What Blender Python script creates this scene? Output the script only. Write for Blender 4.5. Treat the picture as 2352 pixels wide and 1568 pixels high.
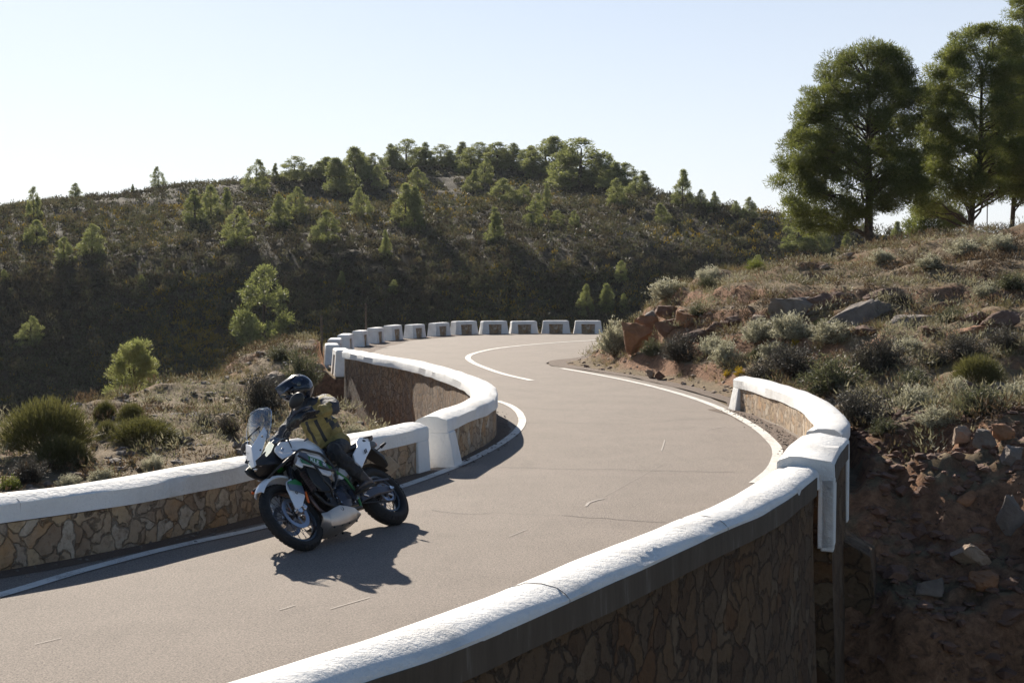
import bpy, bmesh, math, random
import numpy as np
from mathutils import Vector, Matrix, geometry
random.seed(7); RNG = np.random.default_rng(11)
for o in list(bpy.data.objects): bpy.data.objects.remove(o)
SC = bpy.context.scene; COL = SC.collection
# ------------------------------------------------------------------ camera, sky, sun, exposure
CAM_H = 2.38; FPX = 3200.0; PITCH = math.atan(139/3200)
cam = bpy.data.objects.new('camera', bpy.data.cameras.new('camera')); COL.objects.link(cam)
cam.location = (0, 0, CAM_H); cam.rotation_euler = (math.pi/2-PITCH, 0, 0)
cam.data.sensor_width = 36; cam.data.lens = FPX/2352*36; cam.data.clip_end = 6000; cam.data.clip_start = .1
SC.camera = cam
SUN_EL = math.radians(27.5); SUN_AZ = math.radians(-21)      # azimuth measured from +Y towards +X
W = bpy.data.worlds.new('World'); SC.world = W; W.use_nodes = True
nt = W.node_tree; bgn = nt.nodes['Background']
sky = nt.nodes.new('ShaderNodeTexSky'); sky.sky_type = 'NISHITA'; sky.sun_disc = False
sky.sun_elevation = SUN_EL; sky.sun_rotation = SUN_AZ; sky.altitude = 400
sky.air_density = 1.0; sky.dust_density = 0.3; sky.ozone_density = 2.5
# pale summer haze low over the horizon, fading out with height
_g = nt.nodes.new('ShaderNodeTexCoord'); _s = nt.nodes.new('ShaderNodeSeparateXYZ'); nt.links.new(_g.outputs['Generated'], _s.inputs[0])
_m = nt.nodes.new('ShaderNodeMapRange'); _m.inputs['From Min'].default_value = 0.0; _m.inputs['From Max'].default_value = 0.50; _m.inputs['To Min'].default_value = .84; _m.inputs['To Max'].default_value = 0.0
nt.links.new(_s.outputs[2], _m.inputs['Value'])
_x = nt.nodes.new('ShaderNodeMix'); _x.data_type = 'RGBA'; _x.inputs[7].default_value = (8.6, 8.7, 9.3, 1)
_d = nt.nodes.new('ShaderNodeVectorMath'); _d.operation = 'DOT_PRODUCT'; nt.links.new(_g.outputs['Generated'], _d.inputs[0]); _d.inputs[1].default_value = (math.sin(SUN_AZ), math.cos(SUN_AZ), 0)
_r = nt.nodes.new('ShaderNodeMapRange'); _r.inputs['From Min'].default_value = -.4; _r.inputs['From Max'].default_value = .75; _r.inputs['To Min'].default_value = .0; _r.inputs['To Max'].default_value = 1.0   # haze glows on the sun's side
nt.links.new(_d.outputs['Value'], _r.inputs['Value']); _p = nt.nodes.new('ShaderNodeMath'); _p.operation = 'MULTIPLY'; nt.links.new(_m.outputs[0], _p.inputs[0]); nt.links.new(_r.outputs[0], _p.inputs[1])
nt.links.new(_p.outputs[0], _x.inputs[0]); nt.links.new(sky.outputs[0], _x.inputs[6]); nt.links.new(_x.outputs[2], bgn.inputs[0]); bgn.inputs[1].default_value = 0.056
sun = bpy.data.objects.new('sun', bpy.data.lights.new('sun', 'SUN')); COL.objects.link(sun)
sun.data.energy = 5.0; sun.data.angle = math.radians(.53); sun.data.color = (1, .91, .78)
sdir = Vector((math.sin(SUN_AZ)*math.cos(SUN_EL), math.cos(SUN_AZ)*math.cos(SUN_EL), math.sin(SUN_EL)))
sun.rotation_euler = sdir.to_track_quat('Z', 'Y').to_euler()
SC.view_settings.view_transform = 'Standard'; SC.view_settings.look = 'None'
SC.view_settings.exposure = 0.95; SC.view_settings.gamma = 1
SC.cycles.max_bounces = 8; SC.cycles.transparent_max_bounces = 24

# ------------------------------------------------------------------ pixel <-> world (units of a 2352 x 1568 picture)
def ray(px, py):
    k = (784-py)/FPX
    return np.array([(px-1176)/FPX, math.cos(PITCH)+k*math.sin(PITCH), -math.sin(PITCH)+k*math.cos(PITCH)])
def gp(px, py, z=0.0):
    d = ray(px, py); t = (z-CAM_H)/d[2]; return (d[0]*t, d[1]*t)
def dp(px, py, D):
    d = ray(px, py); t = D/d[1]; return (d[0]*t, D, CAM_H+d[2]*t)
def c7(x, y): return ((780+x/3.015)*.91875, (760+y/3.015)*.91875)
def hit(px, py, zf, d0, d1, n=400):
    d = ray(px, py); t = np.linspace(d0, d1, n)/d[1]
    X, Y, Z = d[0]*t, d[1]*t, CAM_H+d[2]*t
    g = zf(X, Y); i = np.nonzero(Z <= g)[0]
    i = i[0] if len(i) else n-1
    return (float(X[i]), float(Y[i]), float(g[i]))

# ------------------------------------------------------------------ tagging and linking
def tag(o, label=None, cat=None, group=None, kind=None):
    if label: o['label'] = label
    if cat: o['category'] = cat
    if group: o['group'] = group
    if kind: o['kind'] = kind
    return o
def link(name, me, m=None, parent=None):
    o = bpy.data.objects.new(name, me); COL.objects.link(o)
    if m is not None:
        for mm in (m if isinstance(m, (list, tuple)) else [m]): me.materials.append(mm)
    if parent is not None: o.parent = parent
    return o
def empty(name, loc=(0, 0, 0), rz=0):
    e = bpy.data.objects.new(name, None); COL.objects.link(e); e.location = loc; e.rotation_euler = (0, 0, rz)
    e.empty_display_size = .2; return e
def copy_tree(o):
    c = o.copy(); COL.objects.link(c)
    for ch in [k for k in o.children]:
        d = ch.copy(); COL.objects.link(d); d.parent = c
    return c

# ------------------------------------------------------------------ materials
def _n(nt, t, **k):
    n = nt.nodes.new(t)
    for a, b in k.items(): setattr(n, a, b)
    return n
def newmat(name):
    m = bpy.data.materials.new(name); m.use_nodes = True
    return m, m.node_tree, m.node_tree.nodes['Principled BSDF']
def ramp(nt, fac, stops, interp='LINEAR'):
    r = _n(nt, 'ShaderNodeValToRGB'); r.color_ramp.interpolation = interp
    e = r.color_ramp.elements
    while len(e) < len(stops): e.new(.5)
    for k, (p, c) in enumerate(stops):
        e[k].position = p; e[k].color = (c[0], c[1], c[2], 1)
    nt.links.new(fac, r.inputs[0]); return r.outputs[0]
def noise(nt, scale, detail=4, rough=.6, vec=None, dist=0):
    n = _n(nt, 'ShaderNodeTexNoise'); n.inputs['Scale'].default_value = scale
    n.inputs['Detail'].default_value = detail; n.inputs['Roughness'].default_value = rough
    n.inputs['Distortion'].default_value = dist
    if vec is not None: nt.links.new(vec, n.inputs['Vector'])
    return n.outputs['Fac']
def mixc(nt, f, a, b, mode='MIX'):
    x = _n(nt, 'ShaderNodeMix', data_type='RGBA', blend_type=mode)
    for s, v in ((x.inputs[0], f), (x.inputs[6], a), (x.inputs[7], b)):
        if hasattr(v, 'is_linked'): nt.links.new(v, s)
        elif isinstance(v, (int, float)): s.default_value = v
        else: s.default_value = (v[0], v[1], v[2], 1)
    return x.outputs[2]
def mth(nt, op, a, b=0.0, c=None):
    x = _n(nt, 'ShaderNodeMath', operation=op)
    for s, v in zip(x.inputs, (a, b, c)):
        if v is None: continue
        if hasattr(v, 'is_linked'): nt.links.new(v, s)
        else: s.default_value = v
    return x.outputs[0]
def bump(nt, bs, h, strength=.5, dist=.02):
    b = _n(nt, 'ShaderNodeBump'); b.inputs['Strength'].default_value = strength; b.inputs['Distance'].default_value = dist
    nt.links.new(h, b.inputs['Height']); nt.links.new(b.outputs[0], bs.inputs['Normal'])
def objco(nt): return _n(nt, 'ShaderNodeTexCoord').outputs['Object']
def mapped(nt, scale=(1, 1, 1), rot=(0, 0, 0)):
    m = _n(nt, 'ShaderNodeMapping'); m.inputs['Scale'].default_value = scale; m.inputs['Rotation'].default_value = rot
    nt.links.new(objco(nt), m.inputs['Vector']); return m.outputs[0]
def plain(name, c, rough=.5, metal=0.0, var=.15, scale=25, bmp=0.0, coat=0.0):
    m, nt, bs = newmat(name)
    v = objco(nt); f = noise(nt, scale, 5, .6, v)
    col = ramp(nt, f, [(.3, [x*(1-var) for x in c]), (.7, [min(1, x*(1+var)) for x in c])])
    nt.links.new(col, bs.inputs['Base Color'])
    bs.inputs['Roughness'].default_value = rough; bs.inputs['Metallic'].default_value = metal
    bs.inputs['Coat Weight'].default_value = coat
    if bmp: bump(nt, bs, f, bmp, .01)
    return m
def leafmat(name, stops, trans=.35, rough=.6, green=.5):
    """natural leaf colours picked per leaf from the mesh's 'tint' attribute, a little light passes through"""
    m, nt, bs = newmat(name)
    a = _n(nt, 'ShaderNodeAttribute', attribute_name='tint')
    inf = _n(nt, 'ShaderNodeObjectInfo')
    f = mth(nt, 'ADD', a.outputs['Fac'], mth(nt, 'MULTIPLY', mth(nt, 'SUBTRACT', inf.outputs['Random'], .5), .3))
    c = ramp(nt, f, stops)
    nt.links.new(c, bs.inputs['Base Color']); bs.inputs['Roughness'].default_value = rough
    bs.inputs['Specular IOR Level'].default_value = .25
    t = _n(nt, 'ShaderNodeBsdfTranslucent'); nt.links.new(mixc(nt, green, c, (.30, .32, .06)), t.inputs[0])
    mx = _n(nt, 'ShaderNodeMixShader'); mx.inputs[0].default_value = trans
    nt.links.new(bs.outputs[0], mx.inputs[1]); nt.links.new(t.outputs[0], mx.inputs[2])
    nt.links.new(mx.outputs[0], nt.nodes['Material Output'].inputs[0])
    return m

M = {}
def build_materials():
    # whitewash
    m, nt, bs = newmat('whitewash'); v = objco(nt)
    f = noise(nt, 1.3, 6, .65, v); f2 = noise(nt, 28, 4, .7, v)
    c = ramp(nt, f, [(.30, (.62, .60, .57)), (.48, (.76, .75, .73)), (.75, (.80, .79, .77))])
    c = mixc(nt, ramp(nt, f2, [(.62, (0, 0, 0)), (.8, (.35, .35, .35))]), c, (.50, .47, .43))
    nt.links.new(c, bs.inputs['Base Color']); bs.inputs['Roughness'].default_value = .85
    f3 = noise(nt, 9, 6, .7, v); bump(nt, bs, mth(nt, 'ADD', f3, mth(nt, 'MULTIPLY', f2, .3)), .7, .04); M['white'] = m
    # render band on the outside: weathering, drips, and shade put into the brown
    m, nt, bs = newmat('weathered_shade_render'); v = mapped(nt, (6, 6, .7))
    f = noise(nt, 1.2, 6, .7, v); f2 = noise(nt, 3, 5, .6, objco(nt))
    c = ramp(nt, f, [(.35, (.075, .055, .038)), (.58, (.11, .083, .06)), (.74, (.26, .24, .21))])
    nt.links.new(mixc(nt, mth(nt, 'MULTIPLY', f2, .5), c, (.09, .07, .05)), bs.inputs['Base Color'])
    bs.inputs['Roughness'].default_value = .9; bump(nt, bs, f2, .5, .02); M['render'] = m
    # rubble stone
    def stone(name, sc, cols, mortar, mw=.05):
        m, nt, bs = newmat(name); v = objco(nt)
        nz = _n(nt, 'ShaderNodeTexNoise'); nz.inputs['Scale'].default_value = 3.5; nz.inputs['Detail'].default_value = 5; nt.links.new(v, nz.inputs['Vector'])
        vm = _n(nt, 'ShaderNodeVectorMath', operation='MULTIPLY_ADD')
        nt.links.new(nz.outputs['Color'], vm.inputs[0]); vm.inputs[1].default_value = (.42, .42, .42); nt.links.new(v, vm.inputs[2])
        vo = _n(nt, 'ShaderNodeTexVoronoi', feature='F1'); vo.inputs['Scale'].default_value = sc; nt.links.new(vm.outputs[0], vo.inputs['Vector'])
        ve = _n(nt, 'ShaderNodeTexVoronoi', feature='DISTANCE_TO_EDGE'); ve.inputs['Scale'].default_value = sc; nt.links.new(vm.outputs[0], ve.inputs['Vector'])
        sep = _n(nt, 'ShaderNodeSeparateColor'); nt.links.new(vo.outputs['Color'], sep.inputs[0])
        c = ramp(nt, sep.outputs[0], cols, 'CONSTANT')
        fn = noise(nt, 16, 7, .75, v); fb = noise(nt, 1.6, 6, .7, v, .6); fm = noise(nt, 2.6, 5, .7, v)
        c = mixc(nt, ramp(nt, fb, [(.42, (.15, .15, .15)), (.62, (.85, .85, .85))]), c, mixc(nt, fn, [q*.7 for q in cols[1][1]], [min(1, q*1.3) for q in cols[2][1]]))
        c = mixc(nt, ramp(nt, fn, [(.33, (.55, .55, .55)), (.5, (0, 0, 0))]), c, [q*.4 for q in cols[0][1]])
        e = ramp(nt, mth(nt, 'ADD', ve.outputs['Distance'], mth(nt, 'MULTIPLY', mth(nt, 'SUBTRACT', fn, .5), .22)), [(0, (0, 0, 0)), (mw, (1, 1, 1))])
        msk = ramp(nt, fm, [(.42, (.06, .06, .06)), (.68, (.55, .55, .55))])
        c = mixc(nt, mth(nt, 'MULTIPLY', mth(nt, 'SUBTRACT', 1.0, e), msk), c, mortar)
        vs = mapped(nt, (5, 5, .55)); st = noise(nt, 1.4, 6, .7, vs)
        c = mixc(nt, ramp(nt, st, [(.56, (0, 0, 0)), (.72, (.45, .45, .45))]), c, [q*1.25 for q in cols[5][1]])
        nt.links.new(c, bs.inputs['Base Color']); bs.inputs['Roughness'].default_value = .92
        bump(nt, bs, mth(nt, 'ADD', mth(nt, 'MULTIPLY', e, .5), mth(nt, 'ADD', mth(nt, 'MULTIPLY', fn, .3), mth(nt, 'MULTIPLY', fb, .6))), 1.0, .07); return m
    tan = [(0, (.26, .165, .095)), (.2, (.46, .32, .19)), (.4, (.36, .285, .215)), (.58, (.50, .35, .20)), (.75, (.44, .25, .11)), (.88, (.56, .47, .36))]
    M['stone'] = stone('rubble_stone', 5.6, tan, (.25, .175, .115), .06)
    M['stone_shade'] = stone('rubble_stone_large', 4.2, [(a, [b[0]*.30, b[1]*.24, b[2]*.18]) for a, b in tan], (.085, .06, .04), .06)  # tan stone darkened in colour to deepen the shadow on outer faces
    M['stone_fine'] = stone('rubble_stone_small', 6.5, [(a, [b[0]*.62, b[1]*.55, b[2]*.5]) for a, b in tan], (.05, .035, .025), .08)
    # asphalt
    m, nt, bs = newmat('asphalt'); v = objco(nt)
    f1 = noise(nt, 70, 4, .85, v); f2 = noise(nt, .9, 6, .65, v, .5); f3 = noise(nt, 7, 7, .8, mapped(nt, (1, .22, 1), (0, 0, -.5)))
    c = ramp(nt, f2, [(.34, (.165, .130, .107)), (.66, (.275, .222, .186))])
    c = mixc(nt, ramp(nt, f3, [(.40, (0, 0, 0)), (.70, (.7, .7, .7))]), c, (.30, .243, .202)); f4 = noise(nt, 24, 5, .8, v); c = mixc(nt, ramp(nt, f4, [(.36, (.85, .85, .85)), (.52, (0, 0, 0))]), c, (.10, .078, .064)); f5 = noise(nt, 34, 4, .8, v, .3); c = mixc(nt, ramp(nt, f5, [(.54, (0, 0, 0)), (.68, (.75, .75, .75))]), c, (.43, .36, .30))
    c = mixc(nt, ramp(nt, f1, [(.40, (0, 0, 0)), (.58, (1, 1, 1))]), mixc(nt, .62, c, (.05, .04, .035)), mixc(nt, .4, c, (.40, .35, .30)))
    nt.links.new(c, bs.inputs['Base Color']); bs.inputs['Roughness'].default_value = .8
    bs.inputs['Specular IOR Level'].default_value = .25; bs.inputs['Roughness'].default_value = .88
    bump(nt, bs, f1, .6, .008); M['asphalt'] = m
    m, nt, bs = newmat('gravel_verge'); v = objco(nt)
    f1 = noise(nt, 60, 4, .8, v); f2 = noise(nt, 2.5, 5, .6, v)
    c = ramp(nt, f1, [(.3, (.08, .058, .045)), (.6, (.16, .115, .085)), (.75, (.28, .21, .16))])
    nt.links.new(mixc(nt, mth(nt, 'MULTIPLY', f2, .6), c, (.12, .07, .045)), bs.inputs['Base Color']); bs.inputs['Roughness'].default_value = .95
    bump(nt, bs, f1, .9, .02); M['verge'] = m
    m, nt, bs = newmat('road_paint'); v = objco(nt)
    f1 = noise(nt, 70, 4, .8, v); f2 = noise(nt, 3, 5, .7, v)
    w = ramp(nt, mth(nt, 'ADD', mth(nt, 'MULTIPLY', f1, .6), mth(nt, 'MULTIPLY', f2, .4)), [(.38, (0, 0, 0)), (.50, (1, 1, 1))])
    nt.links.new(mixc(nt, w, (.24, .20, .17), (.64, .61, .56)), bs.inputs['Base Color']); bs.inputs['Roughness'].default_value = .7; M['paint'] = m
    M['crack'] = plain('crack_tar', (.045, .035, .03), .8)
    M['scratch'] = plain('scratch_pale', (.31, .27, .235), .8)
    # soil of the banks: steep parts red earth and rock, gentle parts dry grass litter
    def soil(name, red, dry, dark, bs_=.8, hi=1.8):
        m, nt, bs = newmat(name); v = objco(nt)
        g = _n(nt, 'ShaderNodeNewGeometry'); s = _n(nt, 'ShaderNodeSeparateXYZ'); nt.links.new(g.outputs['Normal'], s.inputs[0])
        f1 = noise(nt, 1.1, 6, .65, v); f2 = noise(nt, 8, 8, .75, v, .4); f3 = noise(nt, 38, 4, .7, v)
        c1 = ramp(nt, f2, [(.3, dark), (.5, red), (.72, [min(1, x*hi) for x in red])])
        c2 = ramp(nt, f2, [(.3, [x*.5 for x in dry]), (.55, dry), (.75, [x*1.35 for x in dry])])
        sl = mth(nt, 'ADD', s.outputs[2], mth(nt, 'MULTIPLY', mth(nt, 'SUBTRACT', f1, .5), .8))
        c = mixc(nt, ramp(nt, sl, [(.80, (0, 0, 0)), (.95, (1, 1, 1))]), c1, c2)
        c = mixc(nt, ramp(nt, f3, [(.55, (0, 0, 0)), (.75, (.5, .5, .5))]), c, [min(1, x*hi) for x in red])
        nt.links.new(c, bs.inputs['Base Color']); bs.inputs['Roughness'].default_value = .95; bs.inputs['Specular IOR Level'].default_value = .2
        bump(nt, bs, mth(nt, 'ADD', f2, mth(nt, 'MULTIPLY', f3, .35)), bs_, .12); return m
    M['bank'] = soil('bank_earth', (.24, .13, .075), (.22, .165, .10), (.07, .042, .028))
    M['hill'] = soil('hillside_earth', (.045, .034, .021), (.052, .041, .025), (.035, .024, .018), hi=1.15)
    M['dust'] = plain('valley_floor', (.10, .08, .05), .95, scale=.05)
    # rocks
    def rock(name, c, s=1):
        m, nt, bs = newmat(name); v = objco(nt)
        f = noise(nt, 3.5*s, 8, .7, v, .3); f2 = noise(nt, 22*s, 5, .7, v)
        cc = ramp(nt, f, [(.3, [x*.55 for x in c]), (.5, c), (.72, [min(1, x*1.3+.02) for x in c])])
        nt.links.new(mixc(nt, mth(nt, 'MULTIPLY', f2, .4), cc, [x*.6 for x in c]), bs.inputs['Base Color']); bs.inputs['Roughness'].default_value = .9
        bump(nt, bs, mth(nt, 'ADD', f, mth(nt, 'MULTIPLY', f2, .4)), .8, .06); return m
    M['rock_tan'] = rock('tan_rock', (.33, .24, .17)); M['rock_red'] = rock('red_brown_rock', (.17, .09, .058)); M['rock_grey'] = rock('grey_rock', (.19, .155, .13))
    M['rock_orange'] = rock('orange_rock', (.30, .14, .065))
    M['bark'] = plain('pine_bark', (.055, .04, .03), .95, var=.5, scale=9, bmp=.8)
    M['twig'] = plain('grey_twig', (.12, .09, .065), .95, var=.4, scale=20)
    # leaves
    M['pine'] = leafmat('pine_needles', [(0, (.045, .060, .020)), (.5, (.095, .120, .036)), (.85, (.16, .18, .055)), (1, (.21, .21, .07))], .48, green=.35)
    M['pine_light'] = leafmat('young_pine_needles', [(0, (.10, .12, .05)), (.5, (.18, .20, .08)), (1, (.28, .29, .12))], .5, green=.3)
    M['silver'] = leafmat('silvery_leaves', [(0, (.18, .17, .11)), (.5, (.38, .36, .26)), (1, (.56, .54, .41))], .4, green=.05)
    M['olive'] = leafmat('olive_grey_leaves', [(0, (.04, .045, .028)), (.5, (.085, .09, .055)), (1, (.19, .18, .115))], .35, green=.12)
    M['darkgrey'] = leafmat('dark_grey_brush', [(0, (.028, .027, .022)), (.5, (.065, .06, .048)), (1, (.13, .115, .09))], .25, green=0)
    M['broom'] = leafmat('broom_stems', [(0, (.045, .040, .018)), (.5, (.095, .088, .036)), (1, (.16, .14, .06))], .3, green=.2)
    M['bright'] = leafmat('bright_green_leaves', [(0, (.07, .09, .02)), (.5, (.13, .16, .03)), (1, (.22, .23, .06))], .4)
    M['yellow'] = leafmat('yellow_flowers', [(0, (.25, .17, .01)), (.5, (.5, .34, .015)), (1, (.6, .45, .03))], .3, green=.0)
    M['grass'] = leafmat('dry_grass_blades', [(0, (.10, .085, .035)), (.4, (.20, .155, .08)), (.75, (.30, .24, .13)), (1, (.20, .19, .08))], .35, green=.05)
    M['scrub'] = leafmat('hill_scrub_leaves', [(0, (.03, .026, .016)), (.25, (.065, .05, .030)), (.45, (.078, .064, .036)), (.6, (.06, .066, .028)), (.78, (.11, .105, .06)), (.92, (.085, .09, .032)), (1, (.24, .165, .02))], .3, green=.03)
    M['hillbush'] = leafmat('hill_bush_leaves', [(0, (.035, .028, .016)), (.3, (.07, .05, .032)), (.5, (.06, .062, .026)), (.72, (.095, .09, .05)), (.9, (.15, .125, .085)), (1, (.22, .16, .02))], .35, green=.03)
    M['nearscrub'] = leafmat('low_scrub_leaves', [(0, (.07, .045, .03)), (.3, (.15, .10, .06)), (.5, (.11, .11, .055)), (.7, (.22, .19, .12)), (.9, (.30, .28, .19)), (1, (.17, .16, .05))], .35, green=.03)
build_materials()

# ------------------------------------------------------------------ mesh helpers
class MB:
    """collects shapes into one mesh"""
    def __init__(s): s.v = []; s.f = []
    def add(s, vs, fs):
        o = len(s.v); s.v += [tuple(map(float, p)) for p in vs]; s.f += [tuple(i+o for i in f) for f in fs]; return s
    def box(s, c, d, R=None):
        vs = [Vector((x*d[0]/2, y*d[1]/2, z*d[2]/2)) for x in (-1, 1) for y in (-1, 1) for z in (-1, 1)]
        if R is not None: vs = [R @ v for v in vs]
        vs = [v+Vector(c) for v in vs]
        return s.add(vs, [(0, 1, 3, 2), (4, 6, 7, 5), (0, 4, 5, 1), (2, 3, 7, 6), (0, 2, 6, 4), (1, 5, 7, 3)])
    def tube(s, pts, r, n=10, closed=False):
        P = [Vector(p) for p in pts]; R = r if isinstance(r, (list, tuple)) else [r]*len(P)
        rings = []; up = None
        for i, p in enumerate(P):
            a = P[(i-1) % len(P)] if (closed or i) else p; b = P[(i+1) % len(P)] if (closed or i < len(P)-1) else p
            t = (b-a).normalized()
            if up is None: up = t.orthogonal().normalized()
            up = (up - t*up.dot(t)).normalized(); q = t.cross(up)
            rings.append([p+(up*math.cos(2*math.pi*k/n)+q*math.sin(2*math.pi*k/n))*R[i] for k in range(n)])
        vs = [v for g in rings for v in g]; fs = []
        L = len(P)
        for i in range(L if closed else L-1):
            j = (i+1) % L
            for k in range(n): fs.append((i*n+k, i*n+(k+1) % n, j*n+(k+1) % n, j*n+k))
        if not closed: fs += [tuple(range(n))[::-1], tuple((L-1)*n+k for k in range(n))]
        return s.add(vs, fs)
    def lathe(s, prof, n=32, c=(0, 0, 0), axis='Y', closed=False):
        """prof: list of (radius, offset along axis)"""
        vs = []; fs = []; m = len(prof)
        for k in range(n):
            a = 2*math.pi*k/n
            for r, h in prof:
                if axis == 'Y': vs.append((c[0]+r*math.cos(a), c[1]+h, c[2]+r*math.sin(a)))
                elif axis == 'X': vs.append((c[0]+h, c[1]+r*math.cos(a), c[2]+r*math.sin(a)))
                else: vs.append((c[0]+r*math.cos(a), c[1]+r*math.sin(a), c[2]+h))
        for k in range(n):
            k2 = (k+1) % n
            for j in range(m if closed else m-1):
                j2 = (j+1) % m; fs.append((k*m+j, k*m+j2, k2*m+j2, k2*m+j))
        return s.add(vs, fs)
    def ell(s, c, r, nu=20, nv=12, R=None):
        vs = []; fs = []
        for j in range(nv+1):
            t = math.pi*j/nv
            for i in range(nu):
                a = 2*math.pi*i/nu; p = Vector((r[0]*math.sin(t)*math.cos(a), r[1]*math.sin(t)*math.sin(a), r[2]*math.cos(t)))
                vs.append((R @ p if R is not None else p)+Vector(c))
        for j in range(nv):
            for i in range(nu): fs.append((j*nu+i, (j+1)*nu+i, (j+1)*nu+(i+1) % nu, j*nu+(i+1) % nu))
        return s.add(vs, fs)
    def loft(s, rings, cap=True):
        n = len(rings[0]); vs = [p for g in rings for p in g]; fs = []
        for i in range(len(rings)-1):
            for k in range(n): fs.append((i*n+k, i*n+(k+1) % n, (i+1)*n+(k+1) % n, (i+1)*n+k))
        if cap: fs += [tuple(range(n))[::-1], tuple((len(rings)-1)*n+k for k in range(n))]
        return s.add(vs, fs)
    def panel(s, pts, th, axis=1):
        """closed plate: outline pts (3D), thickness th along axis"""
        n = len(pts); a = [Vector(p) for p in pts]; off = [0, 0, 0]; off[axis] = th; b = [p-Vector(off) for p in a]
        tri = geometry.tessellate_polygon([a]); vs = a+b
        fs = [tuple(t) for t in tri]+[tuple(i+n for i in t[::-1]) for t in tri]+[(i, (i+1) % n, n+(i+1) % n, n+i) for i in range(n)]
        return s.add(vs, fs)
    def split(s):
        n = len(s.v); q = list(range(n))
        def fd(i):
            while q[i] != i: q[i] = q[q[i]]; i = q[i]
            return i
        for f in s.f:
            a = fd(f[0])
            for k in f[1:]: q[fd(k)] = a
        g = {}
        for f in s.f: g.setdefault(fd(f[0]), []).append(f)
        out = []
        for fs in g.values():
            ids = sorted({i for f in fs for i in f}); mp = {i: k for k, i in enumerate(ids)}; m = MB(); m.v = [s.v[i] for i in ids]; m.f = [tuple(mp[i] for i in f) for f in fs]; out.append(m)
        return out
    def each(s, name, m, parent=None, **k):
        """every separate piece an object of its own; parent may be a (left, right) pair"""
        out = []
        for p in s.split():
            y = sum(v[1] for v in p.v)/len(p.v); par = parent
            if isinstance(parent, (list, tuple)): par = parent[0] if y >= 0 else parent[-1]
            out.append((y, p.build(name, m, par, **k)))
        return [o for y, o in sorted(out, key=lambda t: -t[0])]
    def build(s, name, m, parent=None, smooth=True, bevel=0, fix=True, angle=40):
        me = bpy.data.meshes.new(name); me.from_pydata(s.v, [], s.f)
        bm = bmesh.new(); bm.from_mesh(me)
        if fix:
            bmesh.ops.remove_doubles(bm, verts=bm.verts, dist=1e-5); bmesh.ops.recalc_face_normals(bm, faces=bm.faces)
        bm.to_mesh(me); bm.free()
        if smooth:
            me.polygons.foreach_set('use_smooth', [True]*len(me.polygons))
            try: me.set_sharp_from_angle(angle=math.radians(angle))
            except Exception: pass
        o = link(name, me, m, parent)
        if bevel:
            b = o.modifiers.new('bevel', 'BEVEL'); b.width = bevel; b.segments = 2; b.limit_method = 'ANGLE'; b.angle_limit = math.radians(35)
        return o
def tri_mesh(name, V, tint=None, k=3):
    """V: (n,k,3) separate faces; tint: one value per face"""
    n = len(V); me = bpy.data.meshes.new(name)
    me.vertices.add(n*k); me.vertices.foreach_set('co', np.ascontiguousarray(V, dtype=np.float32).ravel())
    me.loops.add(n*k); me.loops.foreach_set('vertex_index', np.arange(n*k, dtype=np.int32))
    me.polygons.add(n); me.polygons.foreach_set('loop_start', np.arange(0, n*k, k, dtype=np.int32))
    if tint is not None:
        a = me.attributes.new('tint', 'FLOAT', 'FACE'); a.data.foreach_set('value', np.asarray(tint, dtype=np.float32))
    me.update(calc_edges=True); return me
def unit(v): return v/np.maximum(np.linalg.norm(v, axis=-1, keepdims=True), 1e-9)
def leaves(P, D, L, Wd, k=3):
    """leaf faces at points P pointing along D"""
    n = len(P); r = unit(RNG.normal(size=(n, 3))); S = unit(np.cross(D, r))
    L = np.broadcast_to(np.asarray(L), (n,))[:, None]; Wd = np.broadcast_to(np.asarray(Wd), (n,))[:, None]
    if k == 3: return np.stack([P-S*Wd*.5, P+S*Wd*.5, P+D*L], 1)
    return np.stack([P-S*Wd*.25, P+D*L*.5-S*Wd*.5, P+D*L, P+D*L*.5+S*Wd*.5], 1)
def grid_mesh(name, X, Y, Z, m, parent=None):
    ny, nx = X.shape; V = np.stack([X, Y, Z], -1).reshape(-1, 3)
    i = np.arange(ny*nx).reshape(ny, nx); F = np.stack([i[:-1, :-1], i[:-1, 1:], i[1:, 1:], i[1:, :-1]], -1).reshape(-1, 4)
    me = bpy.data.meshes.new(name); me.vertices.add(len(V)); me.vertices.foreach_set('co', V.astype(np.float32).ravel())
    me.loops.add(F.size); me.loops.foreach_set('vertex_index', F.astype(np.int32).ravel())
    me.polygons.add(len(F)); me.polygons.foreach_set('loop_start', np.arange(0, F.size, 4, dtype=np.int32))
    me.polygons.foreach_set('use_smooth', np.ones(len(F), dtype=bool)); me.update(calc_edges=True)
    return link(name, me, m, parent)
# value noise
_T = np.random.default_rng(5).random((256, 256))
def vn(x, y):
    xi = np.floor(x).astype(int); yi = np.floor(y).astype(int); fx = x-xi; fy = y-yi
    fx = fx*fx*(3-2*fx); fy = fy*fy*(3-2*fy)
    a = _T[xi % 256, yi % 256]; b = _T[(xi+1) % 256, yi % 256]; c = _T[xi % 256, (yi+1) % 256]; d = _T[(xi+1) % 256, (yi+1) % 256]
    return (a*(1-fx)+b*fx)*(1-fy)+(c*(1-fx)+d*fx)*fy-.5
def fbm(x, y, s, o=5, g=.5):
    r = 0; a = 1
    for k in range(o): r = r+a*vn(x/s+17.3*k, y/s-9.1*k); s = s/2.03; a *= g
    return r
def catmull(pts, per=8):
    P = [np.array(p, float) for p in pts]; P = [2*P[0]-P[1]]+P+[2*P[-1]-P[-2]]; out = []
    for i in range(1, len(P)-2):
        a, b, c, d = P[i-1:i+3]
        for k in range(per):
            t = k/per; out.append(.5*((2*b)+(-a+c)*t+(2*a-5*b+4*c-d)*t*t+(-a+3*b-3*c+d)*t**3))
    out.append(P[-2]); return np.array(out)
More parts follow.
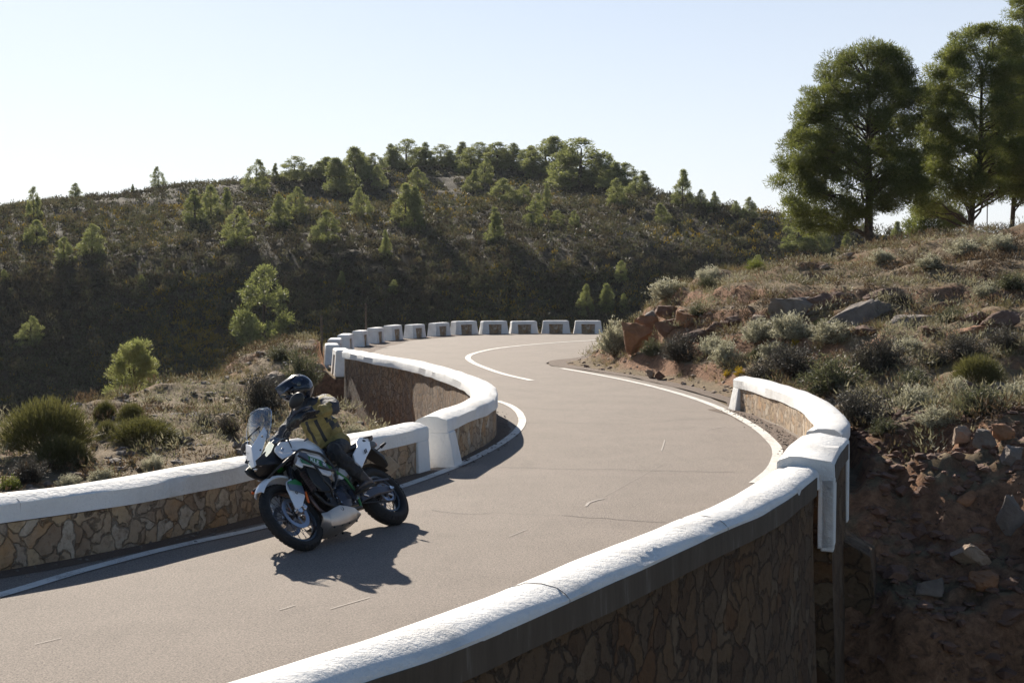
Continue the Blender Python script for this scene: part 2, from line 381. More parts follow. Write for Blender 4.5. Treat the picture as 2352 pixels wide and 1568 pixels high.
def resample(P, step):
    s = np.concatenate([[0], np.cumsum(np.linalg.norm(np.diff(P, axis=0), axis=1))]); n = max(2, int(round(s[-1]/step))+1)
    q = np.linspace(0, s[-1], n); return np.stack([np.interp(q, s, P[:, k]) for k in range(P.shape[1])], 1)
def normals2(P):
    t = unit(np.gradient(P, axis=0)); return np.stack([t[:, 1], -t[:, 0]], 1)      # right-hand side
def offset(P, d): return P+normals2(P)*d
def pdist(X, Y, P):
    """distance to a polyline, with the index of the nearest segment"""
    best = np.full(X.shape, 1e9)
    for a, b in zip(P[:-1], P[1:]):
        d = b-a; L = d@d+1e-12; t = np.clip(((X-a[0])*d[0]+(Y-a[1])*d[1])/L, 0, 1)
        best = np.minimum(best, np.hypot(X-a[0]-t*d[0], Y-a[1]-t*d[1]))
    return best
def inpoly(X, Y, P):
    ins = np.zeros(X.shape, bool); n = len(P)
    for i in range(n):
        x1, y1 = P[i]; x2, y2 = P[(i+1) % n]
        if y1 == y2: continue
        ins ^= ((y1 > Y) != (y2 > Y)) & (X < (x2-x1)*(Y-y1)/(y2-y1)+x1)
    return ins
def sstep(a, b, x): t = np.clip((x-a)/(b-a), 0, 1); return t*t*(3-2*t)
# ------------------------------------------------------------------ plan of the road, worked out on the ground (metres)
def gl(pts, z=0.0, f=lambda x, y: (x, y)): return [gp(*f(x, y), z) for x, y in pts]
TH = .42
A_in = gl([(455, 1568), (687, 1496), (859, 1444.6), (1061, 1373.6), (1296, 1284), (1530, 1191), (1671, 1134), (1784, 1068)], .58)
d0 = np.array(A_in[0])-np.array(A_in[1]); d0 /= np.linalg.norm(d0)
A_in = [tuple(np.array(A_in[0])+d0*k) for k in (7.5, 5, 2.5)]+A_in
B_in = gl([(1784, 1049), (1812, 1016), (1837, 995)], .66)
C_in = [(3.55, 16.75)]+gl([(1875, 986), (1830, 936), (1739, 900), (1684, 886)], .43)
L1_in = gl([(0, 1150), (150, 1131), (301, 1109.5), (430, 1086), (558, 1063), (735, 1027), (912, 990), (985, 974)], .58)
d1 = np.array(L1_in[0])-np.array(L1_in[1]); d1 /= np.linalg.norm(d1)
L1_in = [tuple(np.array(L1_in[0])+d1*k) for k in (8, 5.5, 3)]+L1_in
L2_mid = gl([(900, 866), (1050, 806), (1200, 750), (1283, 703), (1300, 650), (1265, 600), (1150, 546), (950, 482), (750, 433), (540, 399), (285, 352)], .61, c7)
A_p = resample(catmull(A_in), .16); B_p = resample(catmull(B_in), .16); C_p = resample(catmull(C_in), .16)
L1_p = resample(catmull(L1_in), .16)
L2c = resample(catmull(L2_mid), .16); L2_p = offset(L2c, TH/2)
BOL = gl([(222, 338), (150, 296), (172, 254), (250, 224), (363, 197), (478, 178), (608, 162), (775, 150), (958, 138), (1145, 130), (1370, 128), (1595, 125), (1838, 125), (2080, 125)], .58, c7)
# left side of the road, near to far, and its right side
LEFT = np.array([(-14, -20)]+list(map(tuple, offset(L1_p, -TH*.5)[::4]))+list(map(tuple, offset(L2_p, -TH*.5)[::4]))+[(x, y) for x, y in BOL]+[(9, 64.5), (30, 65.5), (70, 67)])
FOOT = [(4.5, 26.3), (4.42, 28.3), (4.05, 31.3), (3.3, 34.5), (2.25, 37.5), (1.55, 39.4), (1.5, 40.9), (2.3, 42.6), (4.0, 46.5), (6.3, 50.5), (10.5, 53.5), (30, 55.5), (70, 58)]
RIGHT = np.array([(-9, -20)]+list(map(tuple, offset(A_p, TH*.5)[::4]))+list(map(tuple, offset(B_p, TH*.5)[::3]))+list(map(tuple, offset(C_p, TH*.5)[::4]))+FOOT)
RIDGE = catmull([(-70, 8), (-30, 17), (-14, 24.5), (-9.9, 27.3), (-8.9, 30.6), (-8.0, 33.7), (-6.9, 35.8), (-6.7, 39.8), (-6.6, 42.6), (-6.3, 45), (-6.0, 49), (-5.2, 53.5), (-4.0, 58), (-1.2, 63.2), (4, 65.8), (10, 66.5), (30, 67.5), (70, 69)], 4)
LEFT_POLY = np.vstack([LEFT, [(70, 400), (-400, 400), (-400, -20)]])
RIGHT_POLY = np.vstack([RIGHT, [(70, -20)]])
RIDGE_POLY = np.vstack([RIDGE, [(70, 400), (-400, 400), (-400, 8)]])

def zt(X, Y, fine=True):
    """height of the ground around the road"""
    X = np.asarray(X, float); Y = np.asarray(Y, float); Z = np.full(X.shape, -.03)
    inl = inpoly(X, Y, LEFT_POLY); inr = inpoly(X, Y, RIGHT_POLY)
    dl = pdist(X, Y, LEFT); dr = pdist(X, Y, RIGHT[::1])
    n1 = fbm(X, Y, 4.5, 4); n2 = fbm(X+31, Y, 1.3, 4, .6)
    # left: hollow, ridge, valley side
    zin = np.interp(Y, [6, 12, 16, 20, 26, 31, 36, 40, 44, 60], [-1.6, -1.0, -.75, -.62, -.5, -.37, -.05, .35, .4, -.1])
    zin = zin-.55*sstep(1.8, .2, dl)*sstep(36, 33, Y)+.35*sstep(-5, -9, X)*sstep(28, 18, Y)*0
    rd = pdist(X, Y, RIDGE); rs = np.where(inpoly(X, Y, RIDGE_POLY), rd, -rd)
    zin = zin+.35*n1+.22*n2
    zin = np.where(Y > 60, np.minimum(zin, -.05), zin)
    drop = np.maximum(rs, 0); zl = zin-(.30*np.minimum(drop, 2)+.60*np.maximum(drop-1, 0))
    zl = np.maximum(zl, -14.0+.8*n1)
    zl = np.where((dl < .45), np.minimum(zl, -.15), zl); zl = np.where((Y > 16) & (Y < 35.8) & (dl < 1.5), np.minimum(zl, -1.15+.55*sstep(.6, 1.5, dl)), zl)
    # right: bank above, gully below
    A = .10+.90*sstep(19, 41, Y)
    h = 4.35*(1-np.exp(-dr/6.0))*A+.28*sstep(0, 1.2, dr)*sstep(34, 20, Y)
    nose = sstep(30, 36, Y)*sstep(0, 1.6, dr)*(1-sstep(3, 7, dr)); h = h+.55*nose*sstep(3.0, 5.5, X); h = h*(1-(1-sstep(.0, 2.6, dr))*.75*sstep(36, 39, Y))
    rough = sstep(.2, 1.5, dr)
    st = sstep(26, 32, Y)*sstep(48, 40, Y)                       # ledges of rock in the cut bank
    led = h/.55; h2 = (np.floor(led)+sstep(.35, .75, led-np.floor(led)))*.55
    h = h*(1-.55*st)+h2*.55*st
    h = h+rough*(.42*n1+.30*n2)
    edge = 19.6+1.1*vn(X/2.3, Y*0+3.3)+.5*vn(X/.7, Y*0+8.1)+.9*sstep(8, 5, X)*0
    q = edge-Y
    qq = q+.9*vn(X/1.4+4, Y*0+1.7); cl = .15*np.clip(qq, 0, 4.6)+3.2*sstep(4.2, 5.9, qq)+.5*sstep(3.5, 6, q)
    g = h*(1-sstep(0, 2.5, q))-cl
    g = g+sstep(-.2, 1, q)*(.75*fbm(X*1.0, Y+40, 1.9, 6, .62)+.35*np.abs(fbm(X+9, Y, .6, 4)))
    g = np.where(Y < 11.5, np.minimum(g, -3.2+.4*n1), g)
    zr = np.where(q > -.3, np.minimum(g, h), h)
    zr = np.where((dr < .40) & (Y < 27), np.minimum(zr, -.2), zr)
    Z = np.where(inl, zl, Z); Z = np.where(inr, zr, Z)
    return Z
def zh_break(u):          # row where the steep foot of the hill passes into the gentler top
    px = 1176+u*FPX; return np.interp(px, [-800, 0, 900, 1300, 1600, 1800, 2600], [650, 640, 620, 575, 535, 522, 540])
def zh_sky(u):
    px = 1176+u*FPX
    return np.interp(px, [-1200, 0, 100, 200, 300, 400, 560, 700, 850, 1000, 1200, 1300, 1400, 1500, 1600, 1700, 1800, 1900, 2050, 2400, 3200],
                     [500, 481, 468, 458, 447, 433, 417, 403, 388, 379, 380, 390, 412, 441, 466, 486, 500, 520, 545, 560, 590])
_zu = np.linspace(-.70, .70, 57); _zd = np.arange(92, 460, .5); _zt = np.zeros((57, len(_zd)))
def _hill_table():
    z = np.full(57, -13.0-.02*20); br = zh_break(_zu); sk = zh_sky(_zu); done = np.zeros(57, bool); Dc = np.full(57, 0.)
    for i, D in enumerate(_zd):
        row = 645-FPX*(z-CAM_H)/D
        s = np.where(D < 112, .02, .515+(.185-.515)*sstep(br+105, br-125, row)); done |= (row <= sk)
        s = np.where(done, -.12, s); z = z+s*.5; _zt[:, i] = z; Dc = np.where(done & (Dc == 0), D, Dc)
    return np.where(Dc == 0, 400, Dc)
_zc = _hill_table()
def zh(X, Y):
    """height of the far hillside: steep foot, gentler top, integrated slope by slope"""
    X = np.asarray(X, float); Y = np.asarray(Y, float); u = np.clip(X/np.maximum(Y, 1), -.699, .699)
    fi = (u+.70)/1.40*56; i = np.clip(fi.astype(int), 0, 55); fu = fi-i; fj = np.clip((Y-92)/.5, 0, len(_zd)-1.001); j = fj.astype(int); fd = fj-j
    z = (_zt[i, j]*(1-fd)+_zt[i, j+1]*fd)*(1-fu)+(_zt[i+1, j]*(1-fd)+_zt[i+1, j+1]*fd)*fu; Dc = np.interp(u, _zu, _zc)
    k = sstep(100, 125, Y)*(1-sstep(Dc-14, Dc, Y)*.85)
    return z+k*(3.0*fbm(X, Y, 27, 3)+.7*fbm(X+5, Y, 7, 3))

def build_terrain():
    xs = np.unique(np.concatenate([np.arange(-46, -14, .4), np.arange(-14, 3, .2), np.arange(3, 12, .1), np.arange(12, 26, .2), np.arange(26, 46.1, .5)]))
    ys = np.unique(np.concatenate([np.arange(-18, 8, .5), np.arange(8, 21, .1), np.arange(21, 48, .16), np.arange(48, 70, .35), np.arange(70, 100.1, .8)]))
    X, Y = np.meshgrid(xs, ys); Z = zt(X, Y)
    tag(grid_mesh('embankment', X, Y, Z, M['bank']), kind='structure')
    us = np.linspace(-.62, .62, 420); D = np.unique(np.concatenate([np.linspace(92, 150, 150), np.linspace(150, 260, 190), np.linspace(260, 420, 20)]))
    U, DD = np.meshgrid(us, D); X = U*DD
    tag(grid_mesh('hill', X, DD, zh(X, DD), M['hill']), kind='structure')
    b = MB(); b.add([(-3500, -3500, -14.9), (3500, -3500, -14.9), (3500, 3500, -14.9), (-3500, 3500, -14.9)], [(0, 1, 2, 3)])
    tag(b.build('ground', M['dust'], smooth=False), kind='structure')

def sheet(name, poly, z, m, parent=None):
    a = [Vector((x, y, z)) for x, y in poly]; tri = geometry.tessellate_polygon([a])
    me = bpy.data.meshes.new(name); me.from_pydata([tuple(p) for p in a], [], [tuple(t) for t in tri])
    bm = bmesh.new(); bm.from_mesh(me)
    for f in bm.faces:
        f.normal_update()
        if f.normal.z < 0: f.normal_flip()
    bm.to_mesh(me); bm.free()
    return link(name, me, m, parent)
def ribbon(P, w, z, jit=0.0, seed=0):
    N = normals2(P); j = jit*vn(np.arange(len(P))*.35+seed, np.zeros(len(P))+seed*3.1)
    a = P-N*(w/2+j)[:, None] if jit else P-N*w/2; b = P+N*w/2 if not jit else P+N*(w/2-j)[:, None]
    v = [(x, y, z) for x, y in a]+[(x, y, z) for x, y in b]; n = len(P)
    return v, [(i+n, i+1+n, i+1, i) for i in range(n-1)]
def build_road():
    left = [tuple(p) for p in offset(L1_p, -.1)[::3]]+[tuple(p) for p in offset(L2_p, -.1)[::3]]+[(x+.1, y-.1) for x, y in BOL]+[(9, 63.8), (30, 64.5), (69, 66)]
    left = [(-11.8, -8)]+left
    right = [tuple(p) for p in offset(A_p, .1)[::3]]+[tuple(p) for p in offset(B_p, .1)[::3]]+[tuple(p) for p in offset(C_p, .1)[::3]]
    right += [(4.1, 26.5), (4.05, 28.3), (3.6, 31.3), (2.85, 34.5), (1.75, 37.5), (1.10, 39.0), (.98, 40.2), (1.15, 41.6), (2.0, 43.2), (3.7, 47.2), (6.0, 51.4), (10, 54.5), (30, 57), (69, 58.5)]
    road = sheet('road', left+right[::-1], 0.0, M['asphalt']); tag(road, kind='structure')
    mb = MB()                                                     # gravel verges along the feet of the walls
    for P, d, w in ((L1_p, .09, .26), (L2_p, .09, .26), (A_p, -.13, .36), (B_p, -.13, .36), (C_p, -.26, .46)):
        v, f = ribbon(offset(P, d), w, .004, .10, 3); mb.add(v, f)
    o = mb.build('gravel_verge', M['verge'], smooth=False, fix=False); tag(o, kind='structure')
    vp = [tuple(p) for p in resample(catmull([(4.12, 26.4), (4.07, 28.3), (3.62, 31.3), (2.87, 34.5), (1.77, 37.5), (1.12, 39.0), (1.0, 40.2), (1.17, 41.6), (2.02, 43.2), (3.72, 47.2), (6.0, 51.4), (10, 54.5)]), .3)]
    vp = np.array(vp); v, f = ribbon(offset(vp, .55), 1.05, .005, .16, 9)
    mb = MB(); mb.add(v, f)
    bp = resample(catmull([(x, y) for x, y in BOL]), .3); v, f = ribbon(offset(bp, .45), 1.1, .004, .3, 5); mb.add(v, f)
    o = mb.build('gravel_shoulder', M['verge'], smooth=False, fix=False); tag(o, kind='structure')
    mk = MB()
    Lline = gl([(-160, 1408), (0, 1367), (200, 1308), (400, 1256), (600, 1212), (780, 1163), (930, 1115), (1045, 1072), (1120, 1036), (1170, 1005), (1198, 975), (1194, 950), (1172, 932), (1143, 921)])
    Rline = gl([(1290, 846), (1400, 866), (1500, 888), (1600, 917), (1680, 950), (1740, 985), (1778, 1020), (1786, 1045), (1772, 1078), (1735, 1110)])
    Cline = gl([(1371, 781), (1250, 789), (1150, 799), (1095, 810), (1075, 820), (1085, 832), (1120, 847), (1160, 860), (1221, 874)])
    for P, w in ((Lline, .13), (Rline, .15), (Cline, .17)):
        v, f = ribbon(resample(catmull(P), .12), w, .008, .008, 2); mk.add(v, f)
    tag(mk.build('road_marking', M['paint'], smooth=False, fix=False), kind='structure')
    def wob(pts, amp, s):
        P = resample(np.array(gl(pts)), .06); n = len(P); t = np.arange(n)*.06
        P = P+np.stack([amp*vn(t/.35+s, t*0+s), 2.2*amp*vn(t/.5+s*2, t*0)+1.6*amp*vn(t/.13+s*5, t*0+2)], 1); return P
    ck = MB()
    for i, (pts, w) in enumerate([([(985, 1172), (1060, 1179), (1130, 1178)], .010), ([(1290, 1184), (1420, 1192), (1530, 1199)], .014),
                    ([(1130, 1073), (1200, 1074), (1340, 1078), (1480, 1080), (1690, 1084)], .014), ([(1210, 972), (1320, 972), (1430, 973)], .014), ([(1430, 975), (1530, 968), (1640, 960)], .012),
                    ([(1130, 1178), (1290, 1184)], .006)]):
        v, f = ribbon(wob(pts, .05, i*7.7), w, .005); ck.add(v, f)
    tag(ck.build('road_cracks', M['crack'], smooth=False, fix=False), kind='structure')
    sc = MB()
    for i, (pts, w) in enumerate([([(1345, 1163), (1352, 1155), (1372, 1148), (1388, 1145)], .03), ([(1388, 1140), (1470, 1095), (1530, 1060)], .004), ([(760, 1398), (850, 1372)], .011), ([(1170, 1232), (1210, 1216)], .010), ([(1520, 1035), (1527, 1010)], .02), ([(1630, 985), (1665, 980)], .02), ([(80, 1480), (140, 1466)], .008), ([(640, 1402), (680, 1390)], .010)]):
        v, f = ribbon(wob(pts, .008, i*3.3), w, .005); sc.add(v, f)
    tag(sc.build('road_scratches', M['scratch'], smooth=False, fix=False), kind='structure')

# ------------------------------------------------------------------ parapets
def sweep(mb, P, prof, side, jit=.008, seed=0):
    """prof: closed list of (t outward, z); side +1 outward is right of travel, -1 left"""
    N = normals2(P)*side; n = len(prof); rings = []
    s = np.concatenate([[0], np.cumsum(np.linalg.norm(np.diff(P, axis=0), axis=1))])
    for i, (p, nn) in enumerate(zip(P, N)):
        g = []
        for k, (t, z) in enumerate(prof):
            a = jit*2*float(vn(s[i]*2.1+k*13.1+seed, np.array(seed+.37*k))); c = jit*2*float(vn(s[i]*1.7+k*7.7, np.array(seed+5.1+k)))
            g.append((p[0]+nn[0]*(t+a), p[1]+nn[1]*(t+a), z+c))
        rings.append(g)
    mb.loft(rings)
def coping_prof(H, th=TH, out=0.0):
    z0 = H-.17
    return [(0, z0), (0, H-.02), (.025, H), (.08, H+.015), (th*.3, H+.035), (th*.55, H+.04), (th*.8, H+.025), (th+out-.03, H-.005), (th+out, H-.035), (th+out, z0)]
def pier(mb, P, i0, i1, side, z0, z1, ti, to, batter=.07):
    N = normals2(P)*side; T = unit(np.gradient(P, axis=0)); vs = []
    for z, b in ((z0, batter), (z1, 0)):
        for i, sg in ((i0, -1), (i1, 1)):
            for t, o in ((ti, -b), (to, b*.3)):
                p = P[i]+N[i]*(t+o)+T[i]*sg*b*.6; vs.append((p[0], p[1], z))
    mb.add(vs, [(0, 1, 3, 2), (4, 6, 7, 5), (0, 4, 5, 1), (2, 3, 7, 6), (0, 2, 6, 4), (1, 5, 7, 3)])
def wall(label, P, side, H, z_out, group, piers=(), th=TH, out=0.0, deep='stone_shade', face='stone', outer_band=False, seed=0, joints=()):
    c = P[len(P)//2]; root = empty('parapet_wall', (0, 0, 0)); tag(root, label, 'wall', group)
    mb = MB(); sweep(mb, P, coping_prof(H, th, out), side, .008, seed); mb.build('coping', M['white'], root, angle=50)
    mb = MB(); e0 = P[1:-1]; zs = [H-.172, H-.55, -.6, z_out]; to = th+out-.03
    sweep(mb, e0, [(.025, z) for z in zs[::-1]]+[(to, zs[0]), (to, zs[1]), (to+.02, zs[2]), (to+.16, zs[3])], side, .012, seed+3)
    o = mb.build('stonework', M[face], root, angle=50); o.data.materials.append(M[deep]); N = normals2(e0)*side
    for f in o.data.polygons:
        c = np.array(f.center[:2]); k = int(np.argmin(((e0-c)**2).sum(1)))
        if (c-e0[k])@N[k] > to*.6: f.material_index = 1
    if outer_band:
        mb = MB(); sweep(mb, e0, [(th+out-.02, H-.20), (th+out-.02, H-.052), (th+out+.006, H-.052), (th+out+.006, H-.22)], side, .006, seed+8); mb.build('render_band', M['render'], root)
    if joints:
        for fr in joints:
            i = int(fr*(len(P)-2))+1; n = (normals2(P)*side)[i]; mb = MB(); mb.tube([(P[i][0]+n[0]*t, P[i][1]+n[1]*t, z+.001) for t, z in coping_prof(H, th, out)], .003, 5); mb.build('joint', M['scratch'], root)
    for (i0, i1, zb, ti, to, bt) in piers:
        mb = MB(); pier(mb, P, i0, i1, side, zb, H-.168, ti, to, bt); mb.build('pier', M['white'], root, bevel=.015)
    return root
def build_walls():
    gR = 'parapet walls on the outer side of the bend'; gL = 'parapet walls on the inner side of the bend'
    wall('long white capped parapet sweeping across the bottom foreground, its outer stone face in shadow', A_p, 1, .55, -4.2, gR, outer_band=True, face='stone_shade', seed=2, joints=(.46, .63, .80))
    r = wall('short raised white parapet block between the foreground wall and the far curved wall', B_p, 1, .63, -4.2, gR, th=TH, out=.13, face='stone_shade',
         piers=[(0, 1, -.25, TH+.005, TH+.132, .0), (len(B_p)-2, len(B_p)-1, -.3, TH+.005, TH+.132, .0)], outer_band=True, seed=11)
    mb = MB(); sweep(mb, B_p[:3]-0.0, [(TH-.02, -.22), (TH-.02, .46), (TH+.136, .46), (TH+.136, -.22)], 1, .004, 3); mb.build('pier', M['white'], r, bevel=.01)
    wall('curved sunlit white parapet with tan stone face, ending at the bank beside the shrubs', C_p, 1, .57, -2.0, gR, piers=[(len(C_p)-3, len(C_p)-1, -.02, -.004, TH, .08)], seed=21)
    wall('long white capped stone parapet behind the motorcycle running off to the left', L1_p, -1, .56, -2.2, gL, piers=[(len(L1_p)-3, len(L1_p)-1, -.02, -.004, TH, .02)], seed=31, joints=(.55, .75))
    wall('curved white parapet bulging round the inner bend behind the rider, tall stone face below it', L2_p, -1, .61, -2.6, gL,
         piers=[(0, 2, -.02, -.03, TH, .09)], deep='stone_fine', seed=41)
    # stepped buttress under the right end of the foreground wall
    c = B_p[-1]; root = empty('buttress', (0, 0, 0)); tag(root, 'dark stone buttress rising from the shaded gully beneath the raised parapet block', 'buttress')
    mb = MB(); N = normals2(B_p)[-1]; T = unit(np.gradient(B_p, axis=0))[-1]
    def q(a, t, z): p = c+T*a+N*t; return (p[0], p[1], z)
    mb.loft([[q(-.45, .62, -4.2), q(.35, .62, -4.2), q(.35, 1.05, -4.2), q(-.45, 1.05, -4.2)], [q(-.40, .5, -1.3), q(.3, .5, -1.3), q(.3, .90, -1.3), q(-.40, .90, -1.3)], [q(-.38, .5, -.45), q(.28, .5, -.45), q(.28, .82, -.62), q(-.38, .82, -.62)]])
    mb.build('shaft', M['stone_shade'], root, smooth=False, bevel=.02)
    # kerb blocks round the far hairpin
    def bollard():
        e = empty('kerb_block'); e['category'] = 'stone bollard'
        L, Dp, H = 1.20, .42, .58; h0 = H-.15
        mb = MB()
        mb.loft([[(-x, -y, z), (x, -y, z), (x, y, z), (-x, y, z)] for x, y, z in ((L/2-.045, Dp/2-.012, h0), (L/2-.055, Dp/2-.02, H-.02), (L/2-.09, Dp/2-.05, H+.005), (L/2-.2, Dp/2-.14, H+.015))])
        mb.build('cap', M['white'], e, bevel=.01)
        mb = MB(); mb.box((0, 0, h0/2-.15), (L-.5, Dp-.07, h0+.3)); mb.build('stone_panel', M['stone'], e, smooth=False)
        for s in (-1, 1):
            mb = MB(); w = .29
            mb.loft([[(s*(x-w2), -y, z), (s*x, -y, z), (s*x, y, z), (s*(x-w2), y, z)] for x, w2, y, z in ((L/2+.03, w+.07, Dp/2+.03, -.1), (L/2-.048, w-.03, Dp/2-.014, h0+.001))])
            mb.build('leg', M['white'], e, bevel=.012)
        return e
    proto = None; n = len(BOL)
    words = ['nearest the end of the curved parapet', 'second from the curved parapet', 'third from the parapet, at its left tip', 'fourth from the curved parapet', 'fifth from the curved parapet',
             'sixth from the curved parapet', 'seventh from the curved parapet', 'seventh from the right-hand bank', 'sixth from the right-hand bank', 'fifth from the right-hand bank', 'fourth from the right-hand bank',
             'third from the right-hand bank', 'second from the right-hand bank', 'nearest the rocky bank on the right']
    for i, (x, y) in enumerate(BOL):
        a = BOL[max(i-1, 0)]; b = BOL[min(i+1, n-1)]
        if proto is None: proto = o = bollard()
        else: o = copy_tree(proto)
        o.location = (x, y, random.uniform(-.02, .01)); o.rotation_euler = (0, random.uniform(-.01, .01), math.atan2(b[1]-a[1], b[0]-a[0]))
        seg = np.hypot(b[0]-a[0], b[1]-a[1])/(2 if 0 < i < n-1 else 1); o.scale = (min(1.08, max(.7, (seg-(.03 if i < 4 else .12))/1.25)), 1, random.uniform(.98, 1.02))
        o['label'] = 'white whitewashed kerb block of the hairpin, '+words[i]; o['group'] = 'kerb blocks round the hairpin'
# ------------------------------------------------------------------ plants
def crown_leaves(C, R, per, L, Wd, up=.35, tint0=.5, tj=.25, k=3):
    """leaf tufts on and in ellipsoidal clumps: C centres, R radii (n,3)"""
    n = len(C); per = np.asarray(per) if not np.isscalar(per) else np.full(n, per)
    idx = np.repeat(np.arange(n), per); d = unit(RNG.normal(size=(len(idx), 3))); r = RNG.random(len(idx))**.45
    P = C[idx]+d*R[idx]*r[:, None]
    D = unit(d*.8+np.array([0, 0, up])+RNG.normal(size=d.shape)*.55)
    ct = np.clip(tint0+RNG.normal(size=n)*tj*.6, 0, 1)
    t = np.clip(ct[idx]+RNG.normal(size=len(idx))*tj*.5, 0, 1)
    s = RNG.uniform(.7, 1.3, len(idx))
    return leaves(P, D, L*s, Wd*s, k), t
def limb(mb, a, b, r0, r1, sag=.0, n=6):
    a = np.array(a, float); b = np.array(b, float); L = np.linalg.norm(b-a); pts = []
    for i in range(5):
        t = i/4; p = a+(b-a)*t+np.array([0, 0, sag*L*math.sin(math.pi*t)])+(RNG.normal(size=3)*.03*L if 0 < i < 4 else 0); pts.append(p)
    mb.tube(pts, [r0+(r1-r0)*i/4 for i in range(5)], n)
def big_pine(name_label, px, py, D, prof, trunk_r, ncl, per, lean=0.0, fork=None, tint=.35, seed=1):
    """prof: rows (py, x left, x right) read off as widths at the tree's own distance"""
    global RNG; RNG = np.random.default_rng(seed)
    bx, by, bz = dp(px, py, D); dz = bz; bz = float(zt(np.array([bx]), np.array([by]))[0])-.1; dz -= bz
    sc = D/FPX; root = empty('pine_tree', (bx, by, bz)); tag(root, name_label, 'tree')
    pr = sorted([((py-r)*sc+dz, (a-px)*sc, (b-px)*sc) for r, a, b in prof]); zs = np.array([p[0] for p in pr]); xl = np.array([p[1] for p in pr]); xr = np.array([p[2] for p in pr])
    C = []; Rr = []
    wts = np.maximum(xr-xl, .3)*1.0
    zz = np.linspace(zs[0], zs[-1], 200); ww = np.interp(zz, zs, wts)**1.15; ww /= ww.sum()
    for i in range(ncl):
        z = RNG.choice(zz, p=ww)+RNG.normal()*.05; a = np.interp(z, zs, xl); b = np.interp(z, zs, xr); c = (a+b)/2; hw = max((b-a)/2-.15, .1)
        th = RNG.uniform(0, 2*math.pi); rr = RNG.uniform(.25, 1)**.5
        z = min(z, zs[-1]-.32); C.append((c+hw*rr*math.cos(th), hw*.9*rr*math.sin(th), z)); s = RNG.uniform(.20, .46); Rr.append((s*1.2, s*1.2, s*.78))
    C = np.array(C); Rr = np.array(Rr)
    V, t = crown_leaves(C, Rr, per, .12, .026, .45, tint, .35)
    o = link('crown', tri_mesh('crown', V, t), M['pine'], root)
    mb = MB(); top = zs[-1]*.86; cx = lambda z: float(np.interp(z, zs, (xl+xr)/2))*.55
    tp = [(lean*z+cx(z)*min(1, z/zs[-1]), 0, z) for z in np.linspace(-.3, top, 9)]
    mb.tube(tp, [trunk_r*(1.25 if i == 0 else 1)*(1-.82*i/8) for i in range(9)], 10)
    mb.build('trunk', M['bark'], root)
    mb = MB(); sel = RNG.choice(len(C), min(70, len(C)), replace=False)
    for i in sel:
        c = C[i]; z0 = max(zs[0]*.9, c[2]-RNG.uniform(.3, 1.3)); z0 = min(z0, top*.95); f = z0/top
        limb(mb, (np.interp(z0, [p[2] for p in tp], [p[0] for p in tp]), 0, z0), c, trunk_r*.36*(1-.7*f), .018, .05, 5)
    mb.build('branches', M['bark'], root)
    return root
def hill_variants():
    out = []
    for k in range(6):
        g = np.random.default_rng(100+k); C = []; R = []
        n = 85; wide = [.25, .29, .21, .32, .27, .23][k]; pw = [1.6, 2.3, 1.2, 2.8, 2.0, 1.5][k]; sx, sy = g.uniform(.85, 1.15, 2)
        for i in range(n):
            z = .05+.91*g.random()**1.2; w = wide*1.2*max(.02, 1-((z-.16)/.86)**pw) if z > .16 else wide*(1.0+.2*z/.16)
            th = g.uniform(0, 6.28); r = w*g.uniform(.2, 1)**.5*.92; s = g.uniform(.045, .095)*(1.15-.45*z)
            C.append((r*math.cos(th)*sx+.04*math.sin(z*5+k), r*math.sin(th)*sy, z)); R.append((s*1.15, s*1.15, s*.95))
        R = np.array(R); V, t = crown_leaves(np.array(C), R, np.maximum(20, (R[:, 0]/.08)**2*80).astype(int), .040, .017, .55, .5, .3)
        cr = tri_mesh('hill_crown', V, t); cr.materials.append(M['pine_light'])
        mb = MB(); mb.tube([(0, 0, -.08), (.01, 0, .3), (0, .01, .8)], [.028, .02, .006], 7)
        for i in range(10): limb(mb, (0, 0, C[i][2]*.7), C[i], .008, .002, .03, 4)
        me = bpy.data.meshes.new('hill_trunk'); me.from_pydata(mb.v, [], mb.f); me.materials.append(M['bark'])
        out.append((cr, me))
    return out
